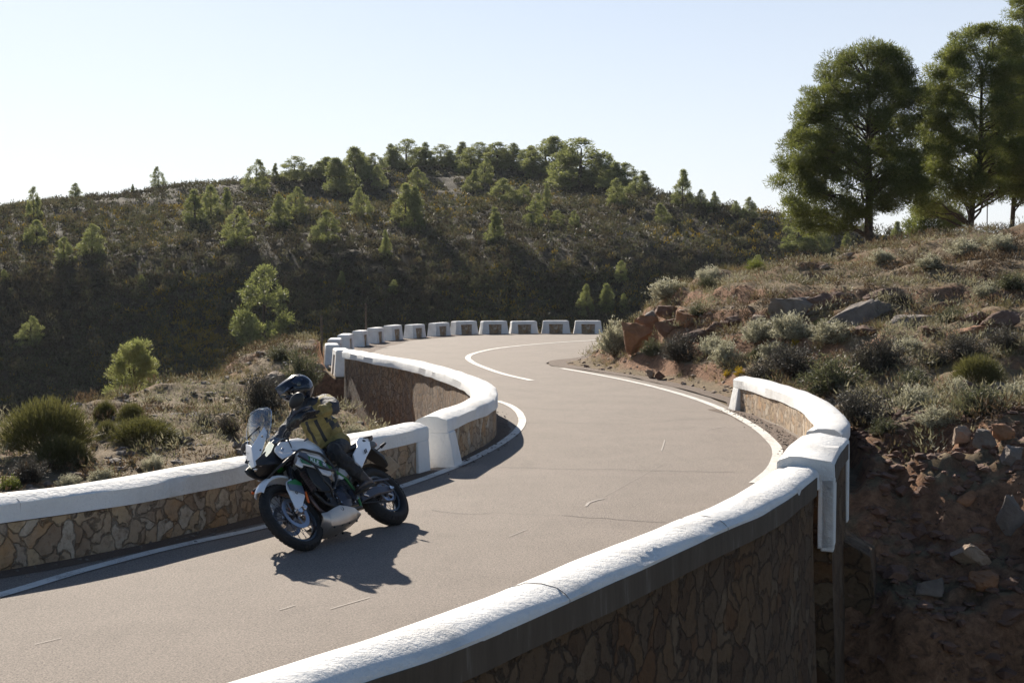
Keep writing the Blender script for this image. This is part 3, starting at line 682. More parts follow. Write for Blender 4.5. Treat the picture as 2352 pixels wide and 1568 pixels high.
def build_hill_trees():
    var = hill_variants(); a = lambda x, t, b: (.3516*x, 312.4+.3516*t, 312.4+.3516*b); c = lambda x, t, b: (735+.3516*x, 312.4+.3516*t, 312.4+.3516*b)
    T = [(a(220, 340, 560), 'pine at the far left end of the skyline, tall thin top above the slope'), (a(495, 320, 432), 'round low pine on the left skyline, broader than its neighbours'),
         (a(1035, 212, 358), 'lone upright pine standing apart on the bare left skyline'), (a(868, 328, 378), 'tiny pine just left of the lone skyline pine'), (a(340, 408, 445), 'tiny pine between the two leftmost skyline pines'),
         (a(1675, 165, 370), 'dark pine at the left start of the crest wood, beside the bare ridge'), (a(1800, 190, 300), 'thin airy pine just right of the dark pine at the start of the crest wood'), (a(1925, 142, 300), 'broad dark pine near the left end of the crest wood'),
         (a(240, 560, 720), 'pale green pine on the far left slope beneath the leftmost skyline pine'), (a(170, 610, 700), 'low yellow green pine on the far left slope, left of a taller pale one'), (a(420, 670, 850), 'left one of two neighbouring pines on the left slope'), (a(600, 588, 790), 'right one of two neighbouring pines on the left slope, slightly larger'),
         (a(1270, 360, 590), 'dark broad pine below the bare ridge, left of a group of three'), (a(1380, 330, 560), 'dark narrow pine behind the broad one below the bare ridge'), (a(1480, 348, 530), 'middle pine of the group below the bare ridge'), (a(1550, 468, 725), 'bright lowest pine of the group below the bare ridge'),
         (a(1820, 392, 610), 'pale pine left of a darker twin in the upper middle slope'), (a(1930, 345, 540), 'darker twin touching the pale pine in the upper middle slope'), (a(2130, 500, 712), 'rounded bushy pine alone on the mid slope right of the twins'),
         (a(1720, 850, 1375), 'tallest pine of the slope, pale, rising left of the kerb blocks'), (a(2230, 903, 1000), 'small pale pine in the shaded slope above the left tip of the hairpin'), (a(200, 1190, 1375), 'dull pine low on the shaded slope at the far left'),
         (a(30, 890, 965), 'small dull pine cut by the left picture edge'), (a(925, 918, 1000), 'low round yellow green pine in the shaded part of the left slope'),
         (c(270, 350, 545), 'upright pine on the mid slope above the left tip of the hairpin'), (c(560, 322, 570), 'left half of a big pair of pines in the middle of the slope'), (c(620, 340, 610), 'right half of the big pair of pines in the middle of the slope'), (c(425, 628, 805), 'slim pale pine lower on the middle slope, beneath the big pair'),
         (c(140, 900, 992), 'small round pine on the shaded slope above the first kerb blocks'), (c(1140, 478, 705), 'loose pale pine on the slope right of centre, below the crest wood'), (c(1200, 290, 450), 'broad bright pine high on the slope under the crest wood'), (c(1330, 330, 460), 'pale pine touching the right side of the broad bright one'),
         (c(1480, 320, 480), 'pine half hidden above the tall one right of centre'), (c(1410, 388, 605), 'tall bright pine right of centre with a smaller one behind'), (c(1550, 495, 605), 'left of two small pines on the right slope'), (c(1660, 498, 615), 'right of two small pines on the right slope'),
         (c(1940, 288, 462), 'bright pine at the right end of the crest wood, in front of it'), (c(2230, 455, 580), 'dull pine on the right shoulder of the hill'), (c(1390, 190, 275), 'small bright pine tucked in front of the crest wood, right of centre'), (c(1600, 188, 335), 'pale pine in front of the tallest crest trees'),
         (c(380, 208, 350), 'bushy pine under the left part of the crest wood'), (c(640, 218, 350), 'pale pine under the middle of the crest wood'), (c(1000, 238, 372), 'dark bushy pine under the crest wood near the centre'), (c(1075, 150, 310), 'tall pale pine leading up into the crest wood near the centre'),
         (c(1965, 830, 965), 'pale small pine in deep shade above the rocky bank'), (c(1740, 980, 1190), 'left and broadest of three pines behind the last kerb blocks'), (c(1870, 975, 1160), 'middle of three pines behind the last kerb blocks'), (c(1985, 1038, 1150), 'right and lowest of three pines behind the last kerb blocks'),
         (c(480, 950, 1030), 'tiny pine in the shade above the middle kerb blocks'), (c(120, 165, 370), 'bright pine at the lower left edge of the crest wood'),
         ((1568, 380, 458), 'dark pine standing clear right of the hilltop'), ((1640, 430, 474), 'low pine right of the dark one that stands clear of the hilltop'), ((1610, 425, 468), 'small pine hugging the dark one right of the hilltop'), ((1720, 444, 490), 'round low pine at the right foot of the skyline, left of the big pines'), ((1690, 452, 484), 'tiny pine left of the round low one near the big pines'),
         ((1738, 590, 628), 'bright small pine beyond the crest of the bank'), ((1835, 500, 580), 'dark pine beyond the bank, left under the big pine crown'), ((1885, 520, 585), 'dark pine beyond the bank, right under the big pine crown'), ((2062, 515, 572), 'small far pine seen between the big trunks'), ((1945, 540, 590), 'low pine beyond the bank at the foot of the big pine')]
    ridge = [c(45, 160, 270), c(230, 105, 250), c(290, 130, 235), c(360, 93, 200), c(460, 75, 215), c(560, 48, 220), c(650, 95, 200), c(690, 66, 205), c(790, 75, 200), c(850, 120, 210), c(930, 62, 190), c(985, 100, 240), c(1040, 68, 215), c(1110, 95, 225), c(1160, 68, 235), c(1210, 105, 230), c(1262, 73, 220),
             c(1345, 110, 230), c(1390, 88, 240), c(1470, 48, 245), c(1550, 33, 265), c(1620, 108, 305), c(1700, 50, 335), c(1775, 140, 320), c(1830, 175, 330), c(1885, 158, 335), c(1940, 195, 345), c(1990, 200, 350), c(2060, 250, 365), c(2110, 250, 372), a(2080, 190, 290), a(2130, 165, 270), a(2215, 170, 375), a(2320, 103, 300), a(2030, 210, 300)]
    ridge.sort(key=lambda t: t[0])
    o_ = 'first second third fourth fifth sixth seventh eighth ninth tenth eleventh twelfth thirteenth fourteenth fifteenth sixteenth seventeenth eighteenth nineteenth'.split()
    n = len(ridge)
    for i, r in enumerate(ridge):
        lab = ('pine of the dense crest wood, %s from the left end' % o_[i]) if i < n/2 else ('pine of the dense crest wood, %s from the right end' % o_[n-1-i])
        T.append((r, lab))
    rg = random.Random(4)
    for i, ((x, t, b), lab) in enumerate(T):
        X, Y, Z = hit(x, b, zh, 100, 330, 800) if b > 0 else (0, 0, 0)
        if Y > 300: X, Y, Z = hit(x, b+14, zh, 100, 330, 800)
        h = (b-t+5)*Y/FPX
        cr, tr = var[(i*5+int(x)) % 6]
        e = empty('pine_tree', (X, Y, Z-.03*h), rg.uniform(0, 6.28)); tag(e, lab, 'tree', 'pines growing on the far hillside')
        w = rg.uniform(1.0, 1.4)*(.78 if any(k in lab for k in ('tall', 'slim', 'upright', 'narrow', 'lone ')) else 1)
        if lab.startswith(('rounded', 'round low', 'broad', 'low round', 'dark broad')): w *= 1.35
        if lab.startswith('pine of the dense'): w *= 1.5; h *= 1.08
        e.scale = (h*w, h*w, h)
        link('crown', cr, None, e); link('trunk', tr, None, e)
        if lab.startswith('pine of the dense'): e.scale.z = h
def build_big_pines():
    big_pine('big dark round pine on the crest of the bank, its whole crown against the sky', 2006, 572, 50,
             [(535, 1850, 1940), (515, 1820, 1965), (490, 1795, 2030), (465, 1785, 2125), (440, 1775, 2140), (400, 1770, 2140), (350, 1785, 2135), (320, 1790, 2130), (270, 1812, 2125), (225, 1835, 2120), (180, 1850, 2105), (150, 1885, 2090), (122, 1910, 2070), (104, 1960, 2040)], .20, 520, 330, seed=21, tint=.30)
    big_pine('big lighter pine right of the dark round one, leaning crown over a short thick trunk', 2246, 528, 53,
             [(505, 2110, 2170), (475, 2075, 2230), (440, 2080, 2380), (400, 2085, 2410), (340, 2090, 2420), (280, 2095, 2420), (230, 2100, 2410), (180, 2115, 2395), (130, 2145, 2370), (90, 2175, 2345), (58, 2205, 2300)], .19, 560, 330, seed=22, tint=.62)
    big_pine('tallest pine, cut off by the right picture edge, thin trunk below', 2312, 520, 57,
             [(460, 2290, 2480), (400, 2270, 2500), (320, 2262, 2520), (240, 2270, 2530), (160, 2290, 2530), (90, 2295, 2520), (30, 2310, 2500), (-20, 2320, 2480), (-60, 2350, 2450)], .14, 460, 330, seed=23, tint=.55)
    big_pine('slender young pine standing between the two rightmost big trunks', 2268, 522, 58,
             [(430, 2230, 2300), (380, 2225, 2310), (330, 2235, 2300), (290, 2255, 2285)], .05, 40, 300, seed=24, tint=.4)
    big_pine('low bushy pine filling the gap left of the short thick trunk', 2150, 548, 62,
             [(545, 2085, 2200), (520, 2075, 2215), (495, 2085, 2210), (470, 2110, 2180)], .06, 60, 300, seed=25, tint=.5)

# ------------------------------------------------------------------ shrubs
def shrub_mesh(kind, seed):
    """one plant, about 1 m wide and 1 m high dome, returns mesh"""
    global RNG; RNG = np.random.default_rng(seed); g = RNG
    mb = MB(); Vs = []; Ts = []
    if kind in ('silver', 'olive', 'darkgrey', 'bright', 'yellow'):
        ns = {'silver': 120, 'olive': 125, 'darkgrey': 150, 'bright': 110, 'yellow': 70}[kind]
        for i in range(ns):
            th = g.uniform(0, 6.28); el = math.asin(min(1, g.uniform(.15, 1)**.75)); L = g.uniform(.6, 1.0)
            d = np.array([math.cos(th)*math.cos(el)*.52, math.sin(th)*math.cos(el)*.52, math.sin(el)*.95]); tip = d*L+np.array([0, 0, .02])
            if i % 3 == 0: mb.tube([(0, 0, -.05), tuple(tip*.5+g.normal(size=3)*.02), tuple(tip)], [.012, .007, .003], 4)
            m = 38 if kind != 'darkgrey' else 44
            t = g.uniform(.45 if kind == 'silver' else .3, 1.0, m)[:, None]; P = tip*t+g.normal(size=(m, 3))*.035
            ll = {'silver': .06, 'olive': .055, 'darkgrey': .055, 'bright': .06, 'yellow': .05}[kind]; ww = {'silver': .022, 'olive': .016, 'darkgrey': .011, 'bright': .02, 'yellow': .03}[kind]
            D = unit(d+g.normal(size=(m, 3))*.55+np.array([0, 0, .3])); s = g.uniform(.7, 1.4, m)
            Vs.append(leaves(P, D, ll*s, ww*s)); Ts.append(np.clip(g.normal(.5, .12)+g.normal(size=m)*.2, 0, 1))
    elif kind == 'broom':
        n = 9000; th = g.uniform(0, 6.28, n); el = np.arcsin(np.minimum(1, g.uniform(.05, 1, n)**.7))
        d = np.stack([np.cos(th)*np.cos(el)*.55, np.sin(th)*np.cos(el)*.55, np.sin(el)], 1); L = g.uniform(.75, 1.0, n)
        P = d*(g.uniform(.3, 1, n)**.5*L*.92)[:, None]; D = unit(d+g.normal(size=(n, 3))*.12+np.array([0, 0, .35]))
        Vs.append(leaves(P, D, g.uniform(.05, .12, n), np.full(n, .010))); Ts.append(np.clip(.25+.5*np.linalg.norm(P, axis=1)+g.normal(size=n)*.12, 0, 1))
        for i in range(16): mb.tube([(0, 0, -.05), tuple(d[i]*.35), tuple(d[i]*.7)], [.012, .008, .003], 4)
    V = np.concatenate(Vs); T = np.concatenate(Ts)
    me = tri_mesh('foliage', V, T); me.materials.append(M[kind])
    ms = bpy.data.meshes.new('stems'); ms.from_pydata(mb.v, [], mb.f); ms.materials.append(M['twig'])
    return me, ms
def crop5(x, y): return (1286+.4531*x, 551+.4531*y)
def build_shrubs():
    var = {k: [shrub_mesh(k, 50+7*i+j) for i in range(3)] for j, k in enumerate(('silver', 'olive', 'darkgrey', 'bright', 'yellow', 'broom'))}
    rg = random.Random(9)
    gB = 'shrubs growing on the roadside bank'; gL = 'bushes on the slope below the left parapet'
    # (kind, crop5 x, base y, top y, width, label)
    S = [('silver', 285, 590, 415, 140, 'silvery shrub at the foot of the nose of the bank, beside the road'), ('silver', 1005, 525, 400, 150, 'pale silvery shrub under the left end of the long rock ledge'),
         ('silver', 1175, 515, 368, 180, 'tall pale silvery shrub directly beneath the long rock ledge'), ('silver', 1395, 530, 425, 200, 'wide rounded silvery shrub below the right part of the rock ledge'), ('silver', 1100, 605, 510, 150, 'grey green low shrub below the tall silvery one'),
         ('silver', 780, 590, 478, 140, 'left one of two pale shrubs above the gravelly slope'), ('silver', 845, 640, 500, 150, 'right one of two pale shrubs above the gravelly slope, taller'), ('silver', 1770, 580, 512, 140, 'small silvery shrub between the dark brush in the middle of the bank'),
         ('silver', 560, 300, 240, 170, 'low pale shrub on the brow of the bank, left of the rocks'), ('silver', 1925, 950, 840, 180, 'pale shrub near the broken edge above the gully'), ('silver', 2320, 840, 715, 170, 'pale green shrub at the right picture edge above the gully'),
         ('silver', 2060, 90, 10, 150, 'pale shrub on the crest right of the big pine trunk'), ('silver', 1640, 110, 50, 110, 'small pale shrub on the crest near the foot of the big pine'), ('silver', 450, 300, 238, 120, 'leftmost pale shrub on the brow of the bank'), ('silver', 760, 210, 155, 120, 'pale shrub high on the brow, left of the flat rocks'),
         ('silver', 2240, 60, 5, 150, 'pale shrub on the crest close to the right picture edge'), ('silver', 1880, 150, 90, 130, 'pale shrub on the upper bank, right of the pine'), ('silver', 2170, 300, 215, 120, 'dull pale shrub on the upper bank at the right'),
         ('olive', 530, 300, 235, 90, 'green grey shrub on the brow between two pale ones'), ('olive', 700, 400, 320, 110, 'olive shrub hanging over the red cut bank'), ('olive', 750, 250, 195, 110, 'dark olive shrub on the brow of the bank'), ('olive', 470, 590, 500, 110, 'olive shrub at the foot of the orange rock face'),
         ('darkgrey', 620, 620, 470, 200, 'dark brush growing out of the shaded cut bank'), ('darkgrey', 1190, 700, 560, 290, 'wide dark grey brush in the middle of the bank'), ('darkgrey', 1620, 680, 480, 280, 'tall dark brush below the rocks, right of the pale shrubs'), ('darkgrey', 1050, 740, 625, 210, 'dark grey brush just behind the end of the curved parapet'),
         ('olive', 1400, 800, 640, 330, 'wide dull green bush behind the curved white parapet'), ('darkgrey', 1540, 950, 750, 340, 'big brown grey bush directly right of the curved parapet'), ('darkgrey', 1730, 830, 720, 190, 'brown grey bush between the big one and the pale shrubs'),
         ('darkgrey', 2060, 620, 460, 230, 'loose grey brown brush in the right part of the bank'), ('darkgrey', 1910, 640, 545, 170, 'low brown brush left of the loose grey one'), ('broom', 2130, 740, 590, 200, 'yellow green bush in the right part of the bank'),
         ('olive', 2150, 900, 770, 250, 'grey green bush above the broken edge, left of the picture edge'), ('olive', 1800, 780, 680, 200, 'olive green bush low in the middle of the bank'), ('silver', 1820, 850, 740, 190, 'dull silvery bush right of the big brown grey one'), ('olive', 1000, 620, 540, 110, 'thin brown green bush left of the wide dark brush'),
         ('bright', 995, 160, 88, 95, 'bright green bush standing alone on the crest of the bank'), ('yellow', 345, 420, 340, 90, 'yellow orange flowering bush at the top of the nose of the bank'), ('yellow', 920, 690, 635, 65, 'small bright yellow flowering plant above the end of the parapet'), ('yellow', 850, 690, 650, 50, 'smallest yellow flowering plant, left of the bright one above the parapet end'),
         ('yellow', 1195, 535, 495, 50, 'yellow flowers at the foot of the tall silvery shrub'), ('bright', 1330, 440, 400, 80, 'yellowish plant under the long rock ledge'), ('olive', 1980, 420, 340, 130, 'dark green bush among the rocks in the right part of the bank'), ('darkgrey', 2260, 560, 430, 200, 'dark bush in the shade at the right picture edge'),
         ('olive', 2300, 260, 160, 160, 'olive bush high on the right edge of the bank'), ('darkgrey', 1720, 330, 260, 140, 'brown bush behind the right end of the long ledge'), ('silver', 2010, 800, 690, 130, 'upright dry pale bush left of the two dark boulders'), ('olive', 1660, 990, 900, 150, 'low green tuft on the broken edge right of the raised block')]
    for kind, x, b, t, w, lab in S:
        px, pb = crop5(x, b); _, pt = crop5(x, t)
        X, Y, Z = hit(px, pb, zt, 17, 75, 900)
        h = (pb-pt)*Y/FPX*1.08; wd = w*.4531*Y/FPX*1.08
        name = {'broom': 'broom_bush', 'yellow': 'flowering_shrub'}.get(kind, 'shrub')
        e = empty(name, (X, Y+wd*.15, Z-.04), rg.uniform(0, 6.28)); tag(e, lab, 'shrub', gB)
        wd *= 1.42; h *= 1.15; e.scale = (wd, wd*.85, max(h, wd*.5)); me, ms = rg.choice(var[kind]); link('foliage', me, None, e); link('stems', ms, None, e)
    L = [('broom', 95, 1040, 921, 195, 'largest round broom bush, brown green, at the far left below the valley'), ('broom', 238, 968, 919, 56, 'left of two small round green bushes beneath the lone pine'), ('broom', 298, 975, 924, 66, 'right of two small round green bushes beneath the lone pine'),
         ('broom', 243, 1008, 964, 60, 'low green bush under the left small round bush'), ('broom', 320, 1022, 958, 165, 'long spreading dark green bush above the pale rocks'), ('broom', 135, 1078, 1000, 125, 'bright mossy green bush just above the left parapet'), ('darkgrey', 60, 1110, 1050, 110, 'grey green bush beside the mossy green one above the parapet'),
         ('darkgrey', 600, 965, 855, 130, 'grey blue bush behind the windscreen of the motorcycle'), ('olive', 690, 900, 800, 110, 'dark green bush on the slope behind the helmet of the rider'), ('silver', 350, 925, 905, 50, 'pale small bush near the foot of the lone pine'), ('silver', 405, 1010, 980, 60, 'pale bush right of the long spreading green one'),
         ('silver', 350, 1085, 1040, 60, 'pale tuft in front of the pale rocks above the parapet'), ('darkgrey', 520, 1000, 950, 70, 'brown dry bush left of the windscreen'), ('yellow', 578, 1030, 1000, 34, 'small yellow flowering bush left of the windscreen'), ('silver', 155, 1120, 1085, 60, 'pale tuft peeping over the parapet near the left edge'),
         ('bright', 18, 1125, 1090, 60, 'yellow green tuft over the parapet at the left picture edge'), ('silver', 230, 1110, 1070, 60, 'pale tuft over the parapet left of the long flat rock'), ('olive', 740, 760, 722, 95, 'olive bush outside the left tip of the hairpin'), ('silver', 905, 745, 722, 85, 'pale olive bush behind the kerb blocks left of centre'),
         ('silver', 850, 750, 728, 60, 'small pale bush behind the kerb blocks near the thin post'), ('darkgrey', 470, 985, 950, 60, 'brown tuft in the middle of the left slope'), ('olive', 640, 830, 790, 80, 'low bush beside the big pale boulder on the left slope'), ('silver', 815, 1010, 972, 60, 'pale bush just behind the back of the rider'),
         ('bright', 765, 735, 700, 60, 'fresh green bush above the left tip of the hairpin')]
    for kind, x, b, t, w, lab in L:
        X, Y, Z = hit(x, b, zt, 13.5, 75, 900); h = (b-t)*Y/FPX*1.08; wd = w*Y/FPX*1.08
        name = {'broom': 'broom_bush', 'yellow': 'flowering_shrub'}.get(kind, 'shrub')
        e = empty(name, (X, Y+wd*.2, Z-.05), rg.uniform(0, 6.28)); tag(e, lab, 'shrub', gL)
        wd *= 1.2; e.scale = (wd, wd*.85, h*1.15); me, ms = rg.choice(var[kind]); link('foliage', me, None, e); link('stems', ms, None, e)
    # the pine below the left slope
    v = hill_variants()
    X, Y, Z = hit(308, 915, zh, 95, 200, 900)
    Y = 60.; d = ray(308, 920); X = d[0]*Y/d[1]; Z = float(zt(np.array([X]), np.array([Y]))[0]); h = (CAM_H+ray(308, 780)[2]*Y/d[1])-Z
    global RNG; RNG = np.random.default_rng(77)
    root = empty('pine_tree', (X, Y, Z)); tag(root, 'lone bushy pale green pine rising just beyond the left slope', 'tree')
    C = []; R = []
    for i in range(120):
        z = RNG.uniform(.35, .97)*h; w = 1.32*(1-max(0, (z/h-.5)/.5)**1.6)**.5*(.75+.25*min(1, z/h/.5)); th = RNG.uniform(0, 6.28); r = w*RNG.uniform(.2, 1)**.5
        C.append((r*math.cos(th), r*math.sin(th), z)); s = RNG.uniform(.18, .34); R.append((s*1.1, s*1.1, s))
    V, t = crown_leaves(np.array(C), np.array(R), 170, .13, .04, .5, .6, .3); link('crown', tri_mesh('crown', V, t), M['pine_light'], root)
    mb = MB(); mb.tube([(0, 0, -.3), (.05, 0, h*.4), (0, 0, h*.85)], [.13, .09, .03], 8)
    for i in range(30): limb(mb, (0, 0, C[i][2]*.7), C[i], .03, .008, .04, 4)
    mb.build('trunk', M['bark'], root)
def scatter_pts(n, x0, x1, y0, y1, cond, seed):
    g = np.random.default_rng(seed); X = g.uniform(x0, x1, n); Y = g.uniform(y0, y1, n); k = cond(X, Y); return X[k], Y[k]
def clumps(X, Y, Z, per, rad, L, Wd, seed, flat=.6, tints=None, up=.5):
    global RNG; RNG = np.random.default_rng(seed); n = len(X)
    R = RNG.uniform(.6, 1.4, n)*rad; C = np.stack([X, Y, Z+R*flat*.3], 1); idx = np.repeat(np.arange(n), per)
    d = unit(RNG.normal(size=(len(idx), 3))); d[:, 2] = np.abs(d[:, 2]); r = RNG.random(len(idx))**.5
    P = C[idx]+d*np.stack([R, R, R*flat], 1)[idx]*r[:, None]; D = unit(d+np.array([0, 0, up])+RNG.normal(size=d.shape)*.4)
    t = np.clip((RNG.random(n) if tints is None else tints)[idx]+RNG.normal(size=len(idx))*.07, 0, 1); s = RNG.uniform(.6, 1.3, len(idx))
    return leaves(P, D, L*s, Wd*s), t
def build_stuff():
    global RNG
    # hillside scrub: one cover
    g = np.random.default_rng(31); n = 30000
    u = g.uniform(-.40, .44, n); D = np.where(np.arange(n) < 14000, g.uniform(112, 142, n), 140+(245-140)*g.random(n)**1.05); X = u*D; Z = zh(X, D)
    per = 24; tt = np.clip(.45+.9*fbm(X, D, 14, 3)+g.normal(size=n)*.22, 0, 1)
    V, t = clumps(X, D, Z, per, .46, .27, .15, 32, 1.15, tt)
    tag(link('hill_scrub', tri_mesh('hill_scrub', V, t), M['scrub']), kind='stuff')
    n = 3000; u = g.uniform(-.40, .44, n); D = 112+g.random(n)**1.2*70; X = u*D; tt = np.clip(g.normal(.55, .26, n), 0, 1)
    V, t = clumps(X, D, zh(X, D)+.15, 70, .62, .22, .10, 36, 1.25, tt, up=.9)
    tag(link('hill_bushes', tri_mesh('hill_bushes', V, t), M['hillbush']), kind='stuff')
    # bank and left slope
    okR = lambda X, Y: inpoly(X, Y, RIGHT_POLY) & (pdist(X, Y, RIGHT) > .55) & (Y > 18.5)
    okL = lambda X, Y: inpoly(X, Y, LEFT_POLY) & (pdist(X, Y, LEFT) > .6) & (Y > 12)
    def near(X, Y): return np.abs(X) < .42*Y+1
    Xa, Ya = scatter_pts(9500, 1, 27, 18, 62, lambda X, Y: okR(X, Y) & near(X, Y), 1)
    Xb, Yb = scatter_pts(9500, -26, 4, 12, 72, lambda X, Y: okL(X, Y) & near(X, Y) & (np.where(inpoly(X, Y, RIDGE_POLY), pdist(X, Y, RIDGE), 0) < 9), 2)
    X = np.concatenate([Xa, Xb]); Y = np.concatenate([Ya, Yb]); Z = zt(X, Y); g = np.random.default_rng(3)
    k = fbm(X, Y, 3.2, 3)+g.normal(size=len(X))*.18
    s = k > -.06
    V, t = clumps(X[s], Y[s], Z[s], 46, .25, .085, .022, 33, .8, np.clip(.5+1.3*fbm(X[s], Y[s], 2.0, 3)+g.normal(size=s.sum())*.25, 0, 1))
    tag(link('low_scrub', tri_mesh('low_scrub', V, t), M['nearscrub']), kind='stuff')
    s = ~s; X, Y, Z = X[s], Y[s], Z[s]; X = np.repeat(X, 2)+g.normal(size=2*len(X))*.2; Y = np.repeat(Y, 2)+g.normal(size=len(X))*.2; keep = ~((X > 3) & (X < 6) & (Y < 19)); X, Y = X[keep], Y[keep]; Z = zt(X, Y)
    RNG = np.random.default_rng(8); per = 15; idx = np.repeat(np.arange(len(X)), per); P = np.stack([X, Y, Z-.02], 1)[idx]+RNG.normal(size=(len(idx), 3))*np.array([.05, .05, 0])
    Dd = unit(RNG.normal(size=P.shape)*.42+np.array([0, 0, 1.])); V = leaves(P, Dd, RNG.uniform(.10, .30, len(idx)), np.full(len(idx), .012))
    t = np.clip((RNG.random(len(X))*.9)[idx]+RNG.normal(size=len(idx))*.08, 0, 1)
    tag(link('dry_grass', tri_mesh('dry_grass', V, t), M['grass']), kind='stuff')
    # loose stones
    def stones(X, Y, S, name, m, seed):
        g = np.random.default_rng(seed); p = (1+5**.5)/2
        ico = unit(np.array([(-1, p, 0), (1, p, 0), (-1, -p, 0), (1, -p, 0), (0, -1, p), (0, 1, p), (0, -1, -p), (0, 1, -p), (p, 0, -1), (p, 0, 1), (-p, 0, -1), (-p, 0, 1)], float))
        F = np.array([(0, 11, 5), (0, 5, 1), (0, 1, 7), (0, 7, 10), (0, 10, 11), (1, 5, 9), (5, 11, 4), (11, 10, 2), (10, 7, 6), (7, 1, 8), (3, 9, 4), (3, 4, 2), (3, 2, 6), (3, 6, 8), (3, 8, 9), (4, 9, 5), (2, 4, 11), (6, 2, 10), (8, 6, 7), (9, 8, 1)])
        n = len(X); Z = zt(X, Y); V = ico[None]*g.uniform(.6, 1.35, (n, 12, 1))*(S[:, None]*np.stack([g.uniform(.8, 1.5, n), g.uniform(.8, 1.3, n), g.uniform(.45, .8, n)], 1))[:, None, :]
        a = g.uniform(0, 6.28, n); ca, sa = np.cos(a)[:, None], np.sin(a)[:, None]
        V = np.stack([V[..., 0]*ca-V[..., 1]*sa, V[..., 0]*sa+V[..., 1]*ca, V[..., 2]], -1)+np.stack([X, Y, Z+S*.15], 1)[:, None, :]
        tag(link(name, tri_mesh(name, V[:, F].reshape(-1, 3, 3)), m), kind='stuff')
    g = np.random.default_rng(5)
    X, Y = scatter_pts(6500, 3.4, 11, 12, 20.5, lambda X, Y: inpoly(X, Y, RIGHT_POLY) & (pdist(X, Y, RIGHT) > .45), 6); stones(X, Y, (.02+.075*g.random(len(X))**3.5), 'loose_stones', M['rock_red'], 1)
    X, Y = scatter_pts(3000, .8, 9, 20, 46, lambda X, Y: inpoly(X, Y, RIGHT_POLY) & (pdist(X, Y, RIGHT) < 2.4), 7); stones(X, Y, .015+.07*g.random(len(X))**2.6, 'scree', M['rock_tan'], 2)
    X, Y = scatter_pts(1500, -12, -1, 13, 40, lambda X, Y: okL(X, Y) & near(X, Y), 8); stones(X, Y, .02+.10*g.random(len(X))**2.5, 'field_stones', M['rock_grey'], 3)
    # grit and pebbles on the verge
    P = np.concatenate([offset(L1_p, .12), offset(L2_p, .15), offset(A_p, -.12), offset(C_p, -.2), offset(C_p, -.3)]); q = P[g.integers(0, len(P), 1500)]+g.normal(size=(1500, 2))*.09
    stones(q[:, 0], q[:, 1], .006+.014*g.random(1500)**2, 'verge_grit', M['rock_grey'], 4)
    ob = bpy.data.objects['verge_grit']; me = ob.data; co = np.empty(len(me.vertices)*3, np.float32); me.vertices.foreach_get('co', co); co = co.reshape(-1, 3); co[:, 2] = np.where(co[:, 2] < .02, co[:, 2]+.035, co[:, 2]); me.vertices.foreach_set('co', co.ravel())

# ------------------------------------------------------------------ rocks
def rock_mesh(seed, d=(1, 1, 1), cuts=16, rough=.10):
    g = np.random.default_rng(seed); bm = bmesh.new(); bmesh.ops.create_icosphere(bm, subdivisions=4, radius=1)
    co = np.array([v.co for v in bm.verts]); co = np.sign(co)*np.abs(co)**.62
    for k in range(cuts):
        n = unit(g.normal(size=3)); h = g.uniform(.45, .82); e = co@n-h; co = np.where(e[:, None] > 0, co-e[:, None]*n*.92, co)
    r = 1+rough*2*(vn(co[:, 0]*2.2+seed, co[:, 1]*2.2+co[:, 2]*1.7)+.5*vn(co[:, 0]*5+co[:, 2]*4, co[:, 1]*5+seed)+.25*vn(co[:, 0]*11, co[:, 1]*11+co[:, 2]*9)); lay = co[:, 2]*5.5+.8*vn(co[:, 0]*1.5+seed, co[:, 1]*1.5); r = r*(1-.07*sstep(.55, .95, lay-np.floor(lay))); co = co*r[:, None]*np.array(d)
    for v, c in zip(bm.verts, co): v.co = c
    me = bpy.data.meshes.new('rock'); bm.to_mesh(me); bm.free(); me.polygons.foreach_set('use_smooth', [True]*len(me.polygons))
    try: me.set_sharp_from_angle(angle=math.radians(32))
    except Exception: pass
    return me
